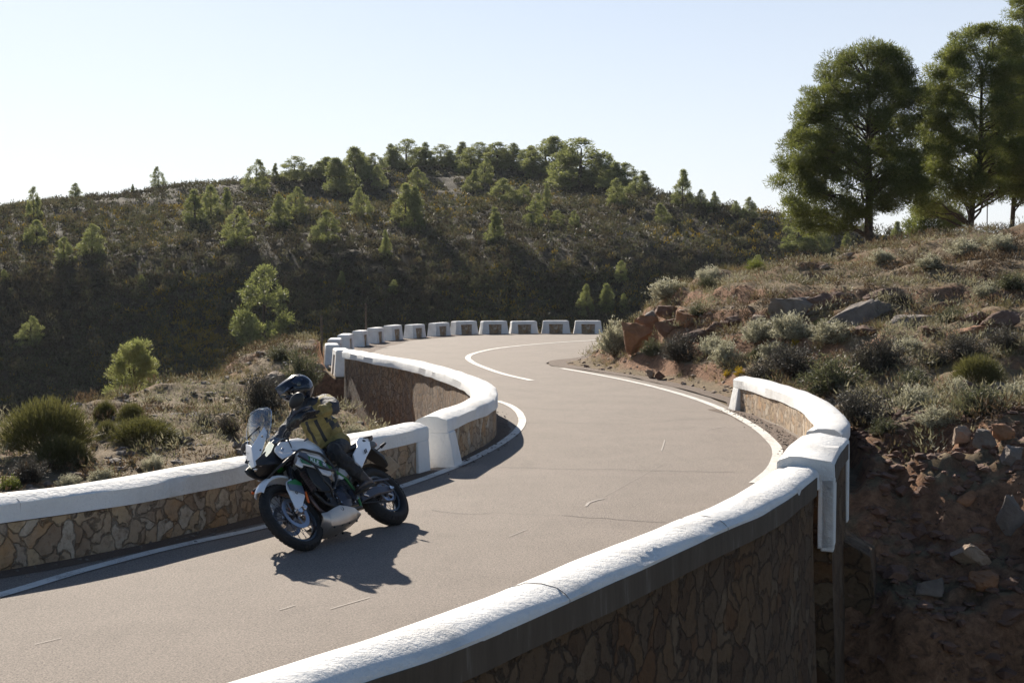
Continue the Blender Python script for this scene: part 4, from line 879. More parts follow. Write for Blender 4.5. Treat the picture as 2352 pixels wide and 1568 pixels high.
def build_rocks():
    def put(px, pb, w, h, m, lab, group, seed, tilt=0, depth=.8, sink=.25, yaw=0, name='rock', d0=13, d1=70):
        X, Y, Z = hit(px, pb, zt, d0, d1, 900); W = w*Y/FPX; H = h*Y/FPX
        me = rock_mesh(seed, (W/2*1.08, W/2*depth, H*.62)); o = link(name, me, M[m]); o.location = (X, Y+W*depth*.3, Z+H*(.5-sink)); o.rotation_euler = (0, tilt, yaw)
        tag(o, lab, 'rock', group); return o
    g = 'rocks in the roadside bank'; c = crop5
    put(*c(1190, 425), 150, 66, 'rock_grey', 'long flat grey ledge of rock jutting from the bank above the silvery shrubs', g, 1, -.12, .5, .1, .1)
    put(*c(1330, 360), 95, 48, 'rock_red', 'red brown rock on top of the right end of the long ledge', g, 2, -.2, .6)
    put(*c(1520, 420), 150, 60, 'rock_grey', 'slanting grey slab right of the long ledge', g, 3, -.55, .5)
    put(*c(1620, 370), 70, 40, 'rock_tan', 'tan rock behind the slanting slab', g, 4)
    put(*c(1010, 430), 48, 30, 'rock_tan', 'small rounded tan rock at the left end of the long ledge', g, 5)
    put(*c(1560, 490), 110, 34, 'rock_red', 'flat red brown rock beneath the slanting slab', g, 6, .1, .6)
    put(*c(470, 415), 60, 34, 'rock_grey', 'grey block at the top of the nose of the bank', g, 7)
    put(*c(380, 590), 70, 95, 'rock_orange', 'upright orange rock face at the nose of the bank', g, 8, .1, .6, .1)
    put(*c(440, 500), 60, 60, 'rock_orange', 'orange block above the upright orange face', g, 9, .1, .6, .2)
    put(*c(560, 480), 70, 40, 'rock_red', 'dark red block in the cut bank, left of the shrubs', g, 10)
    put(*c(800, 470), 60, 40, 'rock_red', 'dark rock low in the cut bank under the brow', g, 11)
    put(*c(463, 705), 24, 20, 'rock_tan', 'left of two small boulders lying by the road line', g, 12, sink=.05); put(*c(508, 715), 24, 22, 'rock_red', 'right of two small boulders lying by the road line', g, 13, sink=.05)
    put(*c(2090, 790), 42, 40, 'rock_red', 'dark upright boulder above the gully, left of the tilted slab', g, 14, .2); put(*c(2215, 790), 75, 38, 'rock_grey', 'tilted grey slab above the gully near the right edge', g, 15, -.5, .6)
    put(*c(2045, 1040), 55, 55, 'rock_tan', 'pointed tan boulder on the broken edge of the gully', g, 16, .1, .8, .1, d1=26); put(*c(2170, 1060), 70, 48, 'rock_grey', 'grey boulder right of the pointed tan one', g, 17, .1, d1=26); put(*c(2270, 1010), 60, 50, 'rock_orange', 'orange brown boulder on the gully edge near the picture edge', g, 18, d1=26)
    put(*c(2300, 1150), 70, 60, 'rock_grey', 'grey boulder below the orange brown one in the gully', g, 19, d1=26)
    put(*c(1445, 100), 56, 14, 'rock_tan', 'flat pale rock on the crest, left of the big pine', g, 20, -.25, .7); put(*c(1340, 150), 46, 12, 'rock_tan', 'lower flat pale rock on the crest of the bank', g, 21, -.25, .7)
    for i, (x, b, w, h, m, t, lab) in enumerate([(1420, 330, 150, 36, 'rock_red', -.15, 'long dark bed of rock above the slanting slab'), (1640, 300, 120, 30, 'rock_red', -.25, 'dark bed of rock right of the long one, tilted'), (1760, 440, 150, 34, 'rock_grey', -.2, 'broad grey bed of rock in the middle right of the bank'),
              (1930, 380, 140, 34, 'rock_red', -.3, 'red bed of rock in the right part of the bank, tilted upwards'), (2090, 500, 130, 30, 'rock_orange', -.2, 'orange brown bed of rock under the dark shade at the right'), (2230, 450, 130, 40, 'rock_red', -.3, 'thick dark bed of rock at the right picture edge'), (900, 440, 110, 34, 'rock_red', -.1, 'dark bed of rock under the brow, left of the long ledge'),
              (650, 440, 90, 40, 'rock_orange', .1, 'orange bed of rock behind the nose of the bank'), (560, 400, 90, 32, 'rock_red', -.1, 'red bed of rock high on the nose of the bank'), (720, 520, 80, 34, 'rock_red', .1, 'low red outcrop between the dark brush and the pale shrubs')]):
        put(*c(x, b), w, h, m, lab, g, 70+i, t, .5, .15, .1)
    put(*c(2110, 420), 70, 28, 'rock_red', 'flat dark rock in the right part of the bank', g, 22, -.3, .6); put(*c(2240, 330), 60, 34, 'rock_red', 'dark rock high in the right part of the bank', g, 23); put(*c(1870, 470), 60, 28, 'rock_red', 'dark red rock right of the tall dark brush', g, 24)
    # lower gully, seen in the third enlargement
    k = lambda x, y: (1561.9+x*.4729, 826.9+y*.4729)
    gg = 'rocks in the shaded gully'
    put(*k(1620, 860), 75, 105, 'rock_grey', 'tall grey slab standing in the gully near the right picture edge', gg, 30, .1, .5, .1, d0=11, d1=24); put(*k(1420, 1010), 120, 55, 'rock_tan', 'flat topped slab in the middle of the gully', gg, 31, .3, .7, .1, d0=11, d1=24)
    put(*k(1500, 1130), 90, 60, 'rock_orange', 'sunlit broken rock under the flat topped slab', gg, 32, .2, d0=11, d1=24); put(*k(1400, 700), 60, 30, 'rock_orange', 'reddish rock in the upper gully', gg, 33, d0=11, d1=24)
    put(*k(1060, 1070), 70, 30, 'rock_red', 'low flat rock in the dark of the gully beside the buttress', gg, 34, d0=11, d1=24); put(*k(1600, 1290), 130, 60, 'rock_red', 'large sloping rock at the bottom right of the gully', gg, 35, -.3, d0=11, d1=24); put(*k(1180, 860), 60, 34, 'rock_red', 'red rock at the middle of the earth face of the gully', gg, 36, d0=11, d1=24)
    put(*k(1240, 1160), 80, 50, 'rock_grey', 'dark grey rock left of the sunlit broken one in the gully', gg, 37, d0=11, d1=24)
    gl_ = 'rocks on the slope below the left parapet'
    put(622, 898, 105, 48, 'rock_tan', 'big smooth pale boulder on the slope left of the helmet', gl_, 40, -.35, .6, .1); 
    for i, (x, b, w, h, t, lab) in enumerate([(330, 1030, 34, 20, -.2, 'pale rock at the top of the rock pile above the parapet'), (300, 1050, 26, 14, -.3, 'left pale rock of the pile above the parapet'), (355, 1040, 30, 15, 0, 'right rock of the pile above the parapet'), (300, 1066, 30, 13, -.2, 'lower left flat rock of the pile'),
              (378, 1027, 28, 11, 0, 'flat pale rock just right of the pile'), (275, 1085, 34, 18, .1, 'grey rock below the pile, near the parapet'), (165, 1108, 78, 22, -.18, 'long flat pinkish rock lying just above the parapet'), (245, 1100, 30, 16, 0, 'small rock at the right end of the long pinkish one'), (195, 1080, 24, 16, 0, 'small grey rock behind the long pinkish one'), (435, 1028, 20, 12, 0, 'single pale stone on the slope left of the windscreen')]):
        put(x, b, w, h, 'rock_tan' if i % 2 == 0 else 'rock_grey', lab, gl_, 50+i, t, .7, .1)
def build_posts():
    for x, t, b, lab in ((840, 700, 742, 'thin grey wooden post standing behind the kerb blocks'), (738, 728, 770, 'short thin grey post among the bushes at the left tip of the hairpin')):
        X, Y, Z = hit(x, b, zt, 38, 90, 900); Y = 52. if x > 800 else 43.; d = ray(x, b); X = d[0]*Y/d[1]; zb = float(zt(np.array([X]), np.array([Y]))[0])-.1; ztop = CAM_H+ray(x, t)[2]*Y/d[1]
        e = empty('post', (X, Y, zb)); tag(e, lab, 'post'); mb = MB(); h = ztop-zb
        mb.tube([(0, 0, 0), (.01, 0, h*.5), (0, 0, h)], [.04, .037, .034], 8); mb.build('shaft', M['twig'], e)
        mb = MB(); mb.tube([(0, 0, h-.002), (0, 0, h+.03), (0, 0, h+.06)], [.045, .04, .012], 8); mb.build('top', M['twig'], e)
# ------------------------------------------------------------------ motorcycle, modelled upright (x forward, y left, z up), then leaned into the bend
LEAN = math.radians(39.4); HEAD = math.radians(27.3)
_h = Vector((-math.sin(HEAD), -math.cos(HEAD), 0)); _l0 = Vector((-_h.y, _h.x, 0)); _u0 = Vector((0, 0, 1))
_l = _l0*math.cos(LEAN)+_u0*math.sin(LEAN); _u = _u0*math.cos(LEAN)-_l0*math.sin(LEAN)
_o = Vector((-1.29, 13.62, 0))+_l0*.335*math.sin(LEAN)+Vector((0, 0, .013))
BIKE_M = Matrix(((_h.x, _l.x, _u.x, _o.x), (_h.y, _l.y, _u.y, _o.y), (_h.z, _l.z, _u.z, _o.z), (0, 0, 0, 1)))
def bike_mats():
    M['bwhite'] = plain('white_bodywork', (.74, .76, .80), .28, var=.02, coat=.4)
    M['bgrey'] = plain('blue_grey_graphic', (.075, .095, .14), .35, var=.05, coat=.3)
    M['bgreen'] = plain('green_graphic', (.01, .16, .035), .35, var=.05, coat=.3)
    M['lime'] = plain('green_frame_paint', (.012, .15, .015), .35, var=.05, coat=.3)
    M['black'] = plain('black_plastic', (.014, .014, .016), .45, var=.2)
    M['blackgloss'] = plain('black_enamel', (.012, .012, .014), .22, var=.2, coat=.3)
    M['dark'] = plain('engine_dark_metal', (.03, .03, .034), .42, .6, var=.25, scale=40)
    M['engblue'] = plain('engine_cover_metal', (.05, .055, .075), .38, .5, var=.15)
    M['rubber'] = plain('tyre_rubber', (.016, .015, .015), .82, var=.25, scale=60, bmp=.25)
    M['silver_m'] = plain('bright_metal', (.62, .62, .64), .25, 1.0, var=.06)
    M['spoke'] = plain('spoke_metal', (.16, .16, .17), .35, .9)
    M['skid'] = plain('brushed_skid_plate', (.50, .46, .42), .42, .85, var=.10, scale=7)
    M['disc'] = plain('brake_disc_steel', (.30, .34, .42), .35, .8, var=.1)
    M['header'] = plain('exhaust_pipe_metal', (.13, .09, .08), .35, .9, var=.3)
    M['seatm'] = plain('black_vinyl', (.022, .022, .024), .65, var=.15, bmp=.2)
    M['orange'] = plain('orange_reflector', (.75, .14, .02), .3)
    M['platem'] = plain('plate_back', (.36, .31, .25), .6)
    M['mirror'] = plain('mirror_glass', (.8, .8, .8), .05, 1.0, var=.01)
    m, nt, bs = newmat('windscreen_plastic'); nt.nodes.remove(bs)
    t = _n(nt, 'ShaderNodeBsdfTransparent'); t.inputs[0].default_value = (.93, .95, .97, 1)
    g = _n(nt, 'ShaderNodeBsdfGlossy'); g.inputs['Roughness'].default_value = .06
    lw = _n(nt, 'ShaderNodeLayerWeight'); lw.inputs[0].default_value = .35
    mx = _n(nt, 'ShaderNodeMixShader'); nt.links.new(mth(nt, 'ADD', mth(nt, 'MULTIPLY', lw.outputs['Fresnel'], .3), .03), mx.inputs[0])
    nt.links.new(t.outputs[0], mx.inputs[1]); nt.links.new(g.outputs[0], mx.inputs[2]); nt.links.new(mx.outputs[0], nt.nodes['Material Output'].inputs[0]); M['glass'] = m
    m, nt, bs = newmat('headlight_lens'); bs.inputs['Base Color'].default_value = (.8, .8, .72, 1); bs.inputs['Roughness'].default_value = .12
    bs.inputs['Emission Color'].default_value = (1, .95, .72, 1); bs.inputs['Emission Strength'].default_value = .3; M['lamp'] = m
    # clothing
    m, nt, bs = newmat('khaki_textile'); v = objco(nt); f = noise(nt, 9, 6, .65, v, .8); f2 = noise(nt, 260, 2, .6, v)
    nt.links.new(ramp(nt, f, [(.3, (.14, .108, .036)), (.55, (.31, .245, .085)), (.8, (.42, .35, .15))]), bs.inputs['Base Color']); bs.inputs['Roughness'].default_value = .85
    bump(nt, bs, mth(nt, 'ADD', f, mth(nt, 'MULTIPLY', f2, .2)), .9, .03); M['khaki'] = m
    m, nt, bs = newmat('slate_textile'); v = objco(nt); f = noise(nt, 11, 6, .65, v, .8)
    nt.links.new(ramp(nt, f, [(.3, (.022, .026, .036)), (.7, (.055, .06, .078))]), bs.inputs['Base Color']); bs.inputs['Roughness'].default_value = .75
    bump(nt, bs, f, .9, .03); M['slate'] = m
    m, nt, bs = newmat('black_trouser_textile'); v = objco(nt); f = noise(nt, 13, 6, .65, v, 1)
    nt.links.new(ramp(nt, f, [(.3, (.011, .011, .014)), (.7, (.030, .029, .031))]), bs.inputs['Base Color']); bs.inputs['Roughness'].default_value = .7
    bump(nt, bs, f, 1, .03); M['trouser'] = m
    M['boot'] = plain('brown_black_leather', (.040, .026, .020), .5, var=.3, bmp=.4); M['glove'] = plain('black_glove', (.018, .017, .018), .6, var=.3, bmp=.4)
    M['skin'] = plain('skin', (.45, .27, .19), .55, var=.08)
    m, nt, bs = newmat('helmet_paint'); v = objco(nt)
    vo = _n(nt, 'ShaderNodeTexVoronoi'); vo.inputs['Scale'].default_value = 14; nt.links.new(v, vo.inputs['Vector']); sp = _n(nt, 'ShaderNodeSeparateColor'); nt.links.new(vo.outputs['Color'], sp.inputs[0])
    nt.links.new(ramp(nt, sp.outputs[0], [(0, (.006, .008, .016)), (.5, (.008, .012, .026)), (.7, (.022, .03, .055)), (.86, (.09, .10, .14)), (.92, (.008, .010, .02))], 'CONSTANT'), bs.inputs['Base Color'])
    bs.inputs['Roughness'].default_value = .25; bs.inputs['Coat Weight'].default_value = .5; M['helmet'] = m
    M['goggle'] = plain('dark_goggle_lens', (.02, .018, .02), .1, .3, var=.05)

def wheel(parent, name, x, z, R, tr, rim_r, spokes, discs, sprocket=False, tw=1.0):
    w = empty(name); w.parent = parent
    prof = []
    for k in range(18):
        a = 2*math.pi*k/18; prof.append((R-tr+tr*math.cos(a)*(1 if math.cos(a) > 0 else .75), tr*tw*math.sin(a)*(1-.1*math.cos(a))))
    mb = MB(); mb.lathe(prof, 64, (x, 0, z), closed=True); t = mb.build('tyre', M['rubber'], w)
    mb = MB(); kn = 44                                              # tread blocks on the shoulders
    for k in range(kn):
        for s in (-1, 0, 1):
            a = 2*math.pi*(k+.5*(s == 0))/kn; b = s*.85; rr = R-tr+tr*math.cos(b)+.0005; rr -= .0015; c = (x+rr*math.cos(a), tr*tw*math.sin(b), z+rr*math.sin(a))
            Rm = Matrix.Rotation(-a, 3, 'Y') @ Matrix.Rotation(b, 3, 'Z') if s else Matrix.Rotation(-a, 3, 'Y')
            mb.box(c, (.006, tr*.55, 2*math.pi*R/kn*.62), Rm)
    mb.build('tread', M['rubber'], t, smooth=False)
    mb = MB(); r0 = R-2*tr+.006; hw = tr*.62*tw
    mb.lathe([(r0+.012, -hw), (r0+.012, -hw+.006), (r0-.006, -hw*.6), (r0-.010, 0), (r0-.006, hw*.6), (r0+.012, hw-.006), (r0+.012, hw), (r0-.008, hw*.9), (r0-.02, hw*.4), (r0-.02, -hw*.4), (r0-.008, -hw*.9)], 64, (x, 0, z), closed=True)
    mb.build('rim', M['blackgloss'], w)
    mb = MB(); n = spokes
    for k in range(n):
        s = 1 if k % 2 else -1; a = 2*math.pi*k/n; a2 = a+.55*(1 if k % 4 < 2 else -1)
        mb.tube([(x+.035*math.cos(a2), s*.035, z+.035*math.sin(a2)), (x+(r0-.01)*math.cos(a), s*.006, z+(r0-.01)*math.sin(a))], .0026, 5)
    mb.build('spokes', M['spoke'], w)
    mb = MB(); mb.lathe([(.012, -.075), (.03, -.07), (.042, -.045), (.03, -.03), (.026, 0), (.03, .03), (.042, .045), (.03, .07), (.012, .075)], 24, (x, 0, z)); mb.build('hub', M['dark'], w)
    for s in discs:
        mb = MB(); rd = .155 if R > .34 else .12
        mb.lathe([(rd, -.0025), (rd, .0025), (rd*.74, .0025), (rd*.74, -.0025)], 48, (x, s*.062, z), closed=True)
        for k in range(6):
            a = 2*math.pi*k/6; mb.tube([(x+.035*math.cos(a), s*.05, z+.035*math.sin(a)), (x+rd*.76*math.cos(a+.35), s*.062, z+rd*.76*math.sin(a+.35))], .007, 6)
        mb.build('brake_disc', M['disc'], w)
    if sprocket:
        mb = MB(); n = 44; pr = []
        ring = [((.112+.006*(k % 2))*math.cos(2*math.pi*k/88), (.112+.006*(k % 2))*math.sin(2*math.pi*k/88)) for k in range(88)]
        mb.lathe([(.114, -.003), (.114, .003), (.085, .003), (.085, -.003)], 44, (x, .075, z), closed=True)
        for k in range(5):
            a = 2*math.pi*k/5; mb.tube([(x+.03*math.cos(a), .07, z+.03*math.sin(a)), (x+.09*math.cos(a), .075, z+.09*math.sin(a))], .011, 6)
        mb.build('sprocket', M['disc'], w)
    return w
def sidepanel(pts, th=.012, mir=True):
    mb = MB(); mb.panel([(x, y, z) for x, y, z in pts], th)
    if mir: mb.panel([(x, -y, z) for x, y, z in pts], -th)
    return mb
def flat(zx, y): return [(x, y, z) for x, z in zx]
def build_bike():
    bike_mats()
    B = empty('motorcycle'); B.matrix_world = BIKE_M
    tag(B, 'white and black adventure motorcycle with green trim leaning hard through the bend', 'motorcycle')
    FX, FZ = 1.46, .345
    wheel(B, 'front_wheel', FX, FZ, .345, .046, .29, 36, (-1, 1))
    wheel(B, 'rear_wheel', 0, .33, .33, .07, .2, 36, (-1,), True, 1.05)
    # fork
    rk = math.tan(math.radians(27)); ax = lambda z: FX-(z-FZ)*rk*.92-.03
    mb = MB()
    for s in (-1, 1): mb.tube([(ax(.60), s*.10, .60), (ax(1.05), s*.10, 1.05)], .028, 14)
    mb.each('fork_leg', M['blackgloss'], B)
    mb = MB()
    for s in (-1, 1):
        mb.tube([(FX, s*.10, FZ-.02), (ax(.42)+.01, s*.10, .42), (ax(.62), s*.10, .62)], [.026, .024, .021], 12); mb.tube([(FX, s*.085, FZ), (FX, s*.125, FZ)], .032, 14)
    mb.each('fork_slider', M['silver_m'], B)
    mb = MB()
    for z in (.84, 1.04): mb.box((ax(z)-.01, 0, z), (.09, .27, .03), Matrix.Rotation(-.45, 3, 'Y'))
    mb.build('triple_clamp', M['dark'], B, smooth=False, bevel=.006)
    for s in (1, -1):
        mb = MB(); mb.box((FX-.095, s*.085, FZ+.055), (.06, .05, .12), Matrix.Rotation(.5, 3, 'Y')); mb.tube([(FX-.08, s*.105, FZ+.02), (FX-.12, s*.105, FZ+.09)], .018, 10); mb.build('brake_caliper', M['silver_m'], B, bevel=.008)
    mb = MB()
    for s in (1, -1): mb.tube([(FX-.1, s*.115, FZ+.12), (FX-.2, s*.13, .62), (1.22, s*.12, .80), (1.12, s*.06, .98)], .005, 6)
    mb.each('brake_hose', M['black'], B)
    # front fender
    mb = MB(); rings = []
    for k in range(15):
        f = k/14; t = math.radians(50+f*78); R = .395+.045*f; w = .040+.040*math.sin(min(1.6, .35+f*2)); cx, cz = FX, FZ
        rings.append([(cx+(R-d)*math.cos(t), y, cz+(R-d)*math.sin(t)) for y, d in ((-w, .045), (-w*.9, .02), (-w*.5, .002), (0, -.004), (w*.5, .002), (w*.9, .02), (w, .045), (w*.94, .048), (w*.84, .026), (0, .004), (-w*.84, .026), (-w*.94, .048))])
    mb.loft(rings); mb.build('front_fender', M['bwhite'], B)
    G = [(1.300, .668), (1.225, .585), (1.285, .455), (1.40, .372), (1.485, .350), (1.512, .368), (1.455, .575), (1.405, .640)]
    for s in (1, -1):
        mb = MB(); mb.panel([(x, s*(.135-.02*abs(i-4)/4), z) for i, (x, z) in enumerate(G)], s*.012); g = mb.build('fork_guard', M['bwhite'], B, bevel=.004)
        mb = MB(); mb.panel(flat([(1.290, .640), (1.238, .588), (1.250, .560), (1.425, .612), (1.405, .630)], s*.1365), s*.004); mb.build('green_stripe', M['bgreen'], g, smooth=False)
        mb = MB(); mb.panel(flat([(1.250, .560), (1.425, .612), (1.445, .545), (1.40, .532), (1.36, .515), (1.282, .470)], s*.1368), s*.004); mb.build('grey_stripe', M['bgrey'], g, smooth=False)
        mb = MB(); mb.lathe([(.016, 0), (.016, .003), (.010, .003), (.010, 0)], 18, (1.385, s*.1375, .505)); mb.each('emblem', M['black'], g)
        mb = MB(); mb.panel(flat([(1.222, .505), (1.250, .500), (1.292, .395), (1.275, .385)], s*.125), s*.012); mb.build('reflector', M['orange'], B, bevel=.004)
    # engine and frame
    mb = MB(); mb.box((.80, 0, .36), (.40, .26, .22)); mb.box((.93, 0, .56), (.20, .22, .28), Matrix.Rotation(.35, 3, 'Y')); mb.box((.62, 0, .42), (.26, .22, .26)); mb.box((.98, 0, .72), (.2, .2, .1), Matrix.Rotation(.35, 3, 'Y'))
    for k in range(7): mb.box((.93+k*.012-.03, 0, .46+k*.034), (.23, .245, .008), Matrix.Rotation(.35, 3, 'Y'))
    e = mb.build('engine', M['dark'], B, smooth=False, bevel=.02)
    for s, x, z, r, w in ((1, .80, .34, .105, .165), (1, .60, .36, .075, .155), (-1, .80, .34, .11, .165), (-1, .64, .40, .06, .15), (1, .71, .44, .05, .15)):
        mb = MB(); mb.lathe([(0, s*(w+.004)), (r*.55, s*(w+.003)), (r*.7, s*(w-.006)), (r*.92, s*(w-.012)), (r, s*(w-.03)), (r, s*.10)], 28, (x, 0, z)); mb.build('engine_cover', M['engblue'], e)
    mb = MB()
    for k, (s, x, z) in enumerate([(1, .90+.02*k, .3+.05*k) for k in range(4)]+[(1, .7, .27), (1, .66, .46), (1, .86, .455), (1, 1.02, .36), (1, 1.05, .49)]): mb.tube([(x, s*.12, z), (x, s*.165, z)], .009, 8)
    mb.each('bolts', M['silver_m'], e)
    mb = MB(); mk = MB()
    for s in (1, -1):
        mb.tube([(1.13, s*.05, .98), (1.02, s*.15, .86), (.80, s*.175, .70), (.62, s*.165, .52), (.58, s*.15, .36), (.60, s*.12, .22)], .015, 10); mk.tube([(1.14, s*.04, .86), (1.16, s*.10, .62), (1.08, s*.13, .34), (.85, s*.13, .215), (.60, s*.12, .22)], .017, 10)
        mk.tube([(.80, s*.175, .70), (.50, s*.15, .75), (.2, s*.11, .80), (-.12, s*.08, .84)], .014, 8); mk.tube([(.60, s*.15, .48), (.4, s*.14, .60), (.18, s*.11, .78)], .012, 8); mb.tube([(1.16, s*.10, .62), (.80, s*.175, .70)], .013, 8)
    mb.tube([(1.17, 0, 1.02), (1.20, 0, .82)], .035, 14); mb.build('frame', M['lime'], B); mk.build('subframe', M['black'], B)
    # radiator with its guard
    mb = MB(); mb.box((1.165, 0, .60), (.035, .33, .27), Matrix.Rotation(.18, 3, 'Y')); rad = mb.build('radiator', M['dark'], B, smooth=False, bevel=.006)
    mb = MB()
    for k in range(12): mb.tube([(1.19+(k/11-.5)*-.045, -.16, .48+.24*k/11), (1.19+(k/11-.5)*-.045, .16, .48+.24*k/11)], .0028, 5)
    for k in range(9): y = -.16+.04*k; mb.tube([(1.215, y, .475), (1.168, y, .725)], .0028, 5)
    mb.build('radiator_guard', M['header'], rad)
    for s in (1, -1):
        mb = MB(); mb.panel([(1.235, s*.172, .665), (1.145, s*.172, .69), (1.135, s*.172, .50), (1.225, s*.172, .465)], s*.006)
        for k in range(7): z = .50+k*.026; mb.tube([(1.228, s*.176, z-.02), (1.142, s*.176, z)], .003, 5)
        for k in range(4): x = 1.215-k*.022; mb.tube([(x, s*.176, .475), (x+.008, s*.176, .68)], .003, 5)
        mb.build('radiator_grille', M['header'], rad, smooth=False)
    mb = MB()
    for y in (.05, -.05): mb.tube([(1.03, y, .60), (1.13, y*1.5, .58), (1.17, y*1.6, .48), (1.14, y*1.4, .32), (1.02, y, .22), (.82, y, .19), (.55, -.02, .2)], .021, 12)
    mb.tube([(.55, -.02, .2), (.4, -.13, .3), (.2, -.17, .42)], [.024, .026, .03], 12); mb.build('exhaust_header', M['header'], B)
    mb = MB(); mb.tube([(.22, -.17, .41), (.16, -.175, .44), (-.2, -.19, .60), (-.26, -.19, .63)], [.035, .055, .06, .045], 18); mb.build('muffler', M['blackgloss'], B)
    # skid plate
    mb = MB(); S = [(1.215, .26, .125, .17), (1.16, .245, .15, .105), (1.05, .265, .16, .092), (.955, .275, .165, .092), (.86, .255, .16, .100), (.74, .225, .145, .115), (.66, .165, .12, .13)]; rings = []
    for x, zt_, w, zb in S:
        rings.append([(x, -w, zt_), (x, -w*.98, (zt_+zb)*.5), (x, -w*.72, zb+.012), (x, -w*.4, zb), (x, w*.4, zb), (x, w*.72, zb+.012), (x, w*.98, (zt_+zb)*.5), (x, w, zt_), (x, w-.008, zt_), (x, w*.9, (zt_+zb)*.5+.006), (x, w*.4, zb+.008), (x, -w*.4, zb+.008), (x, -w*.9, (zt_+zb)*.5+.006), (x, -w+.008, zt_)])
    mb.loft(rings); sk = mb.build('skid_plate', M['skid'], B, angle=50, bevel=.008)
    mb = MB()
    for s in (1, -1):
        mb.lathe([(.022, s*.0), (.020, s*.006), (.010, s*.004), (0, s*.004)], 18, (.945, s*.158, .235))
        for x in (1.12, 1.0, .88, .76): mb.tube([(x, s*.10, .112), (x, s*.10, .098)], .010, 8)
    mb.each('skid_plate_bolts', M['black'], sk)
    # tank
    mb = MB(); T = [(1.16, 1.00, .10, .84), (1.08, 1.055, .135, .80), (.98, 1.085, .16, .76), (.86, 1.085, .165, .74), (.74, 1.06, .15, .74), (.64, 1.01, .12, .76), (.56, .955, .09, .80)]; rings = []
    for x, zt_, w, zb in T:
        rings.append([(x, w*math.sin(a)*(1 if abs(math.sin(a)) < .99 else 1), (zt_+zb)/2+(zt_-zb)/2*math.cos(a)*(1 if math.cos(a) < 0 else 1)) if False else (x, w*np.sign(math.sin(a))*abs(math.sin(a))**.6, (zt_+zb)/2+(zt_-zb)/2*np.sign(math.cos(a))*abs(math.cos(a))**.7) for a in [2*math.pi*k/20 for k in range(20)]])
    mb.loft(rings); tk = mb.build('fuel_tank', M['bwhite'], B)
    mb = MB(); mb.lathe([(.045, 0), (.045, .012), (.038, .018), (0, .018)], 24, (.90, 0, 1.084), 'Z'); mb.build('fuel_cap', M['black'], tk)
    # white side shrouds, their graphics and the lower black fairing
    top = [(1.335, .155, .955), (1.300, .150, .985), (1.17, .135, 1.040), (1.00, .125, 1.052), (.86, .13, 1.045), (.75, .135, .98), (.70, .155, .90), (.745, .19, .79), (.845, .21, .795), (.98, .218, .838), (1.10, .218, .875), (1.22, .21, .850), (1.338, .185, .842), (1.345, .17, .893)]
    mb = sidepanel(top, .02); sh = mb.each('tank_shroud', M['bwhite'], B, bevel=.006, angle=25)
    mb = sidepanel([(1.18, .203, .905), (1.07, .2195, .872), (1.13, .2175, .850), (1.17, .214, .862)], .003); mb.each('grey_stripe', M['bgrey'], sh, smooth=False)
    mb = sidepanel([(1.245, .178, .965), (1.225, .178, .945), (1.285, .178, .905), (1.305, .178, .925)], .006); mb.each('side_vent', M['silver_m'], sh, bevel=.004)
    low = [(1.169, .235, .852), (1.068, .242, .822), (.904, .242, .768), (.882, .24, .70), (.874, .238, .616), (.880, .238, .575), (.91, .238, .553), (.95, .238, .552), (1.01, .24, .584), (1.035, .24, .640), (1.071, .24, .666), (1.200, .238, .722), (1.225, .235, .690), (1.262, .235, .712), (1.287, .232, .745), (1.235, .235, .775), (1.207, .235, .80)]
    mb = sidepanel(low, .018); sl = mb.each('lower_shroud', M['bwhite'], B, bevel=.005, angle=25)
    mb = sidepanel(flat([(1.165, .846), (1.075, .824), (1.045, .768), (1.095, .748), (1.19, .792)], .2445), .003); mb.each('grey_stripe', M['bgrey'], sl, smooth=False)
    mb = sidepanel(flat([(1.205, .778), (1.09, .735), (1.075, .697), (1.11, .690), (1.21, .735)], .2447), .003); mb.each('green_stripe', M['bgreen'], sl, smooth=False)
    mb = sidepanel(flat([(1.072, .795), (.926, .720), (.890, .675), (.886, .612), (.925, .630), (.99, .670), (1.06, .715), (1.098, .745)], .2450), .003); gb = mb.each('green_panel', M['bgreen'], sl, smooth=False)
    mb = sidepanel(flat([(.945, .712), (.905, .688), (.892, .650), (.893, .618), (.925, .636), (.958, .656)], .2466), .003); mb.each('grey_panel', M['bgrey'], sl, smooth=False)
    def text(body, size, o, d, n, m, parent, name='lettering', shear=0.0, sx=1.0):
        cu = bpy.data.curves.new(name, 'FONT'); cu.body = body; cu.size = size; cu.extrude = .0012; cu.shear = shear; cu.offset = .0012
        t = bpy.data.objects.new(name, cu); COL.objects.link(t); dg = bpy.context.evaluated_depsgraph_get(); me = bpy.data.meshes.new_from_object(t.evaluated_get(dg)); bpy.data.objects.remove(t)
        d = Vector(d).normalized(); n = Vector(n).normalized(); u = n.cross(d).normalized(); R = Matrix((d, u, n)).transposed().to_4x4()
        me.transform(Matrix.Translation(o) @ R @ Matrix.Diagonal((sx, 1, 1, 1))); me.materials.clear(); return link(name, me, m, parent)
    text('KLE', .068, (1.088, .2485, .738), (-.83, 0, -.555), (0, 1, 0), M['bwhite'], sl[0], sx=.95, shear=.15)
    text('SE', .045, (.955, .2500, .668), (-.83, 0, -.555), (0, 1, 0), M['bwhite'], sl[0], sx=.9, shear=.15)
    text('KLE', .068, (.96, -.2485, .64), (.83, 0, .555), (0, -1, 0), M['bwhite'], sl[-1], sx=.95, shear=.15)
    text('Kawasaki', .030, (.885, .156, .985), (-1, .05, .20), (0, .97, .3), M['bgrey'], tk)
    blk = [(1.15, .215, .70), (1.02, .225, .66), (.955, .225, .62), (.925, .22, .53), (.945, .21, .455), (1.03, .19, .425), (1.10, .18, .455), (1.14, .18, .55)]
    sidepanel(blk, .02).each('side_fairing', M['black'], B, bevel=.01)
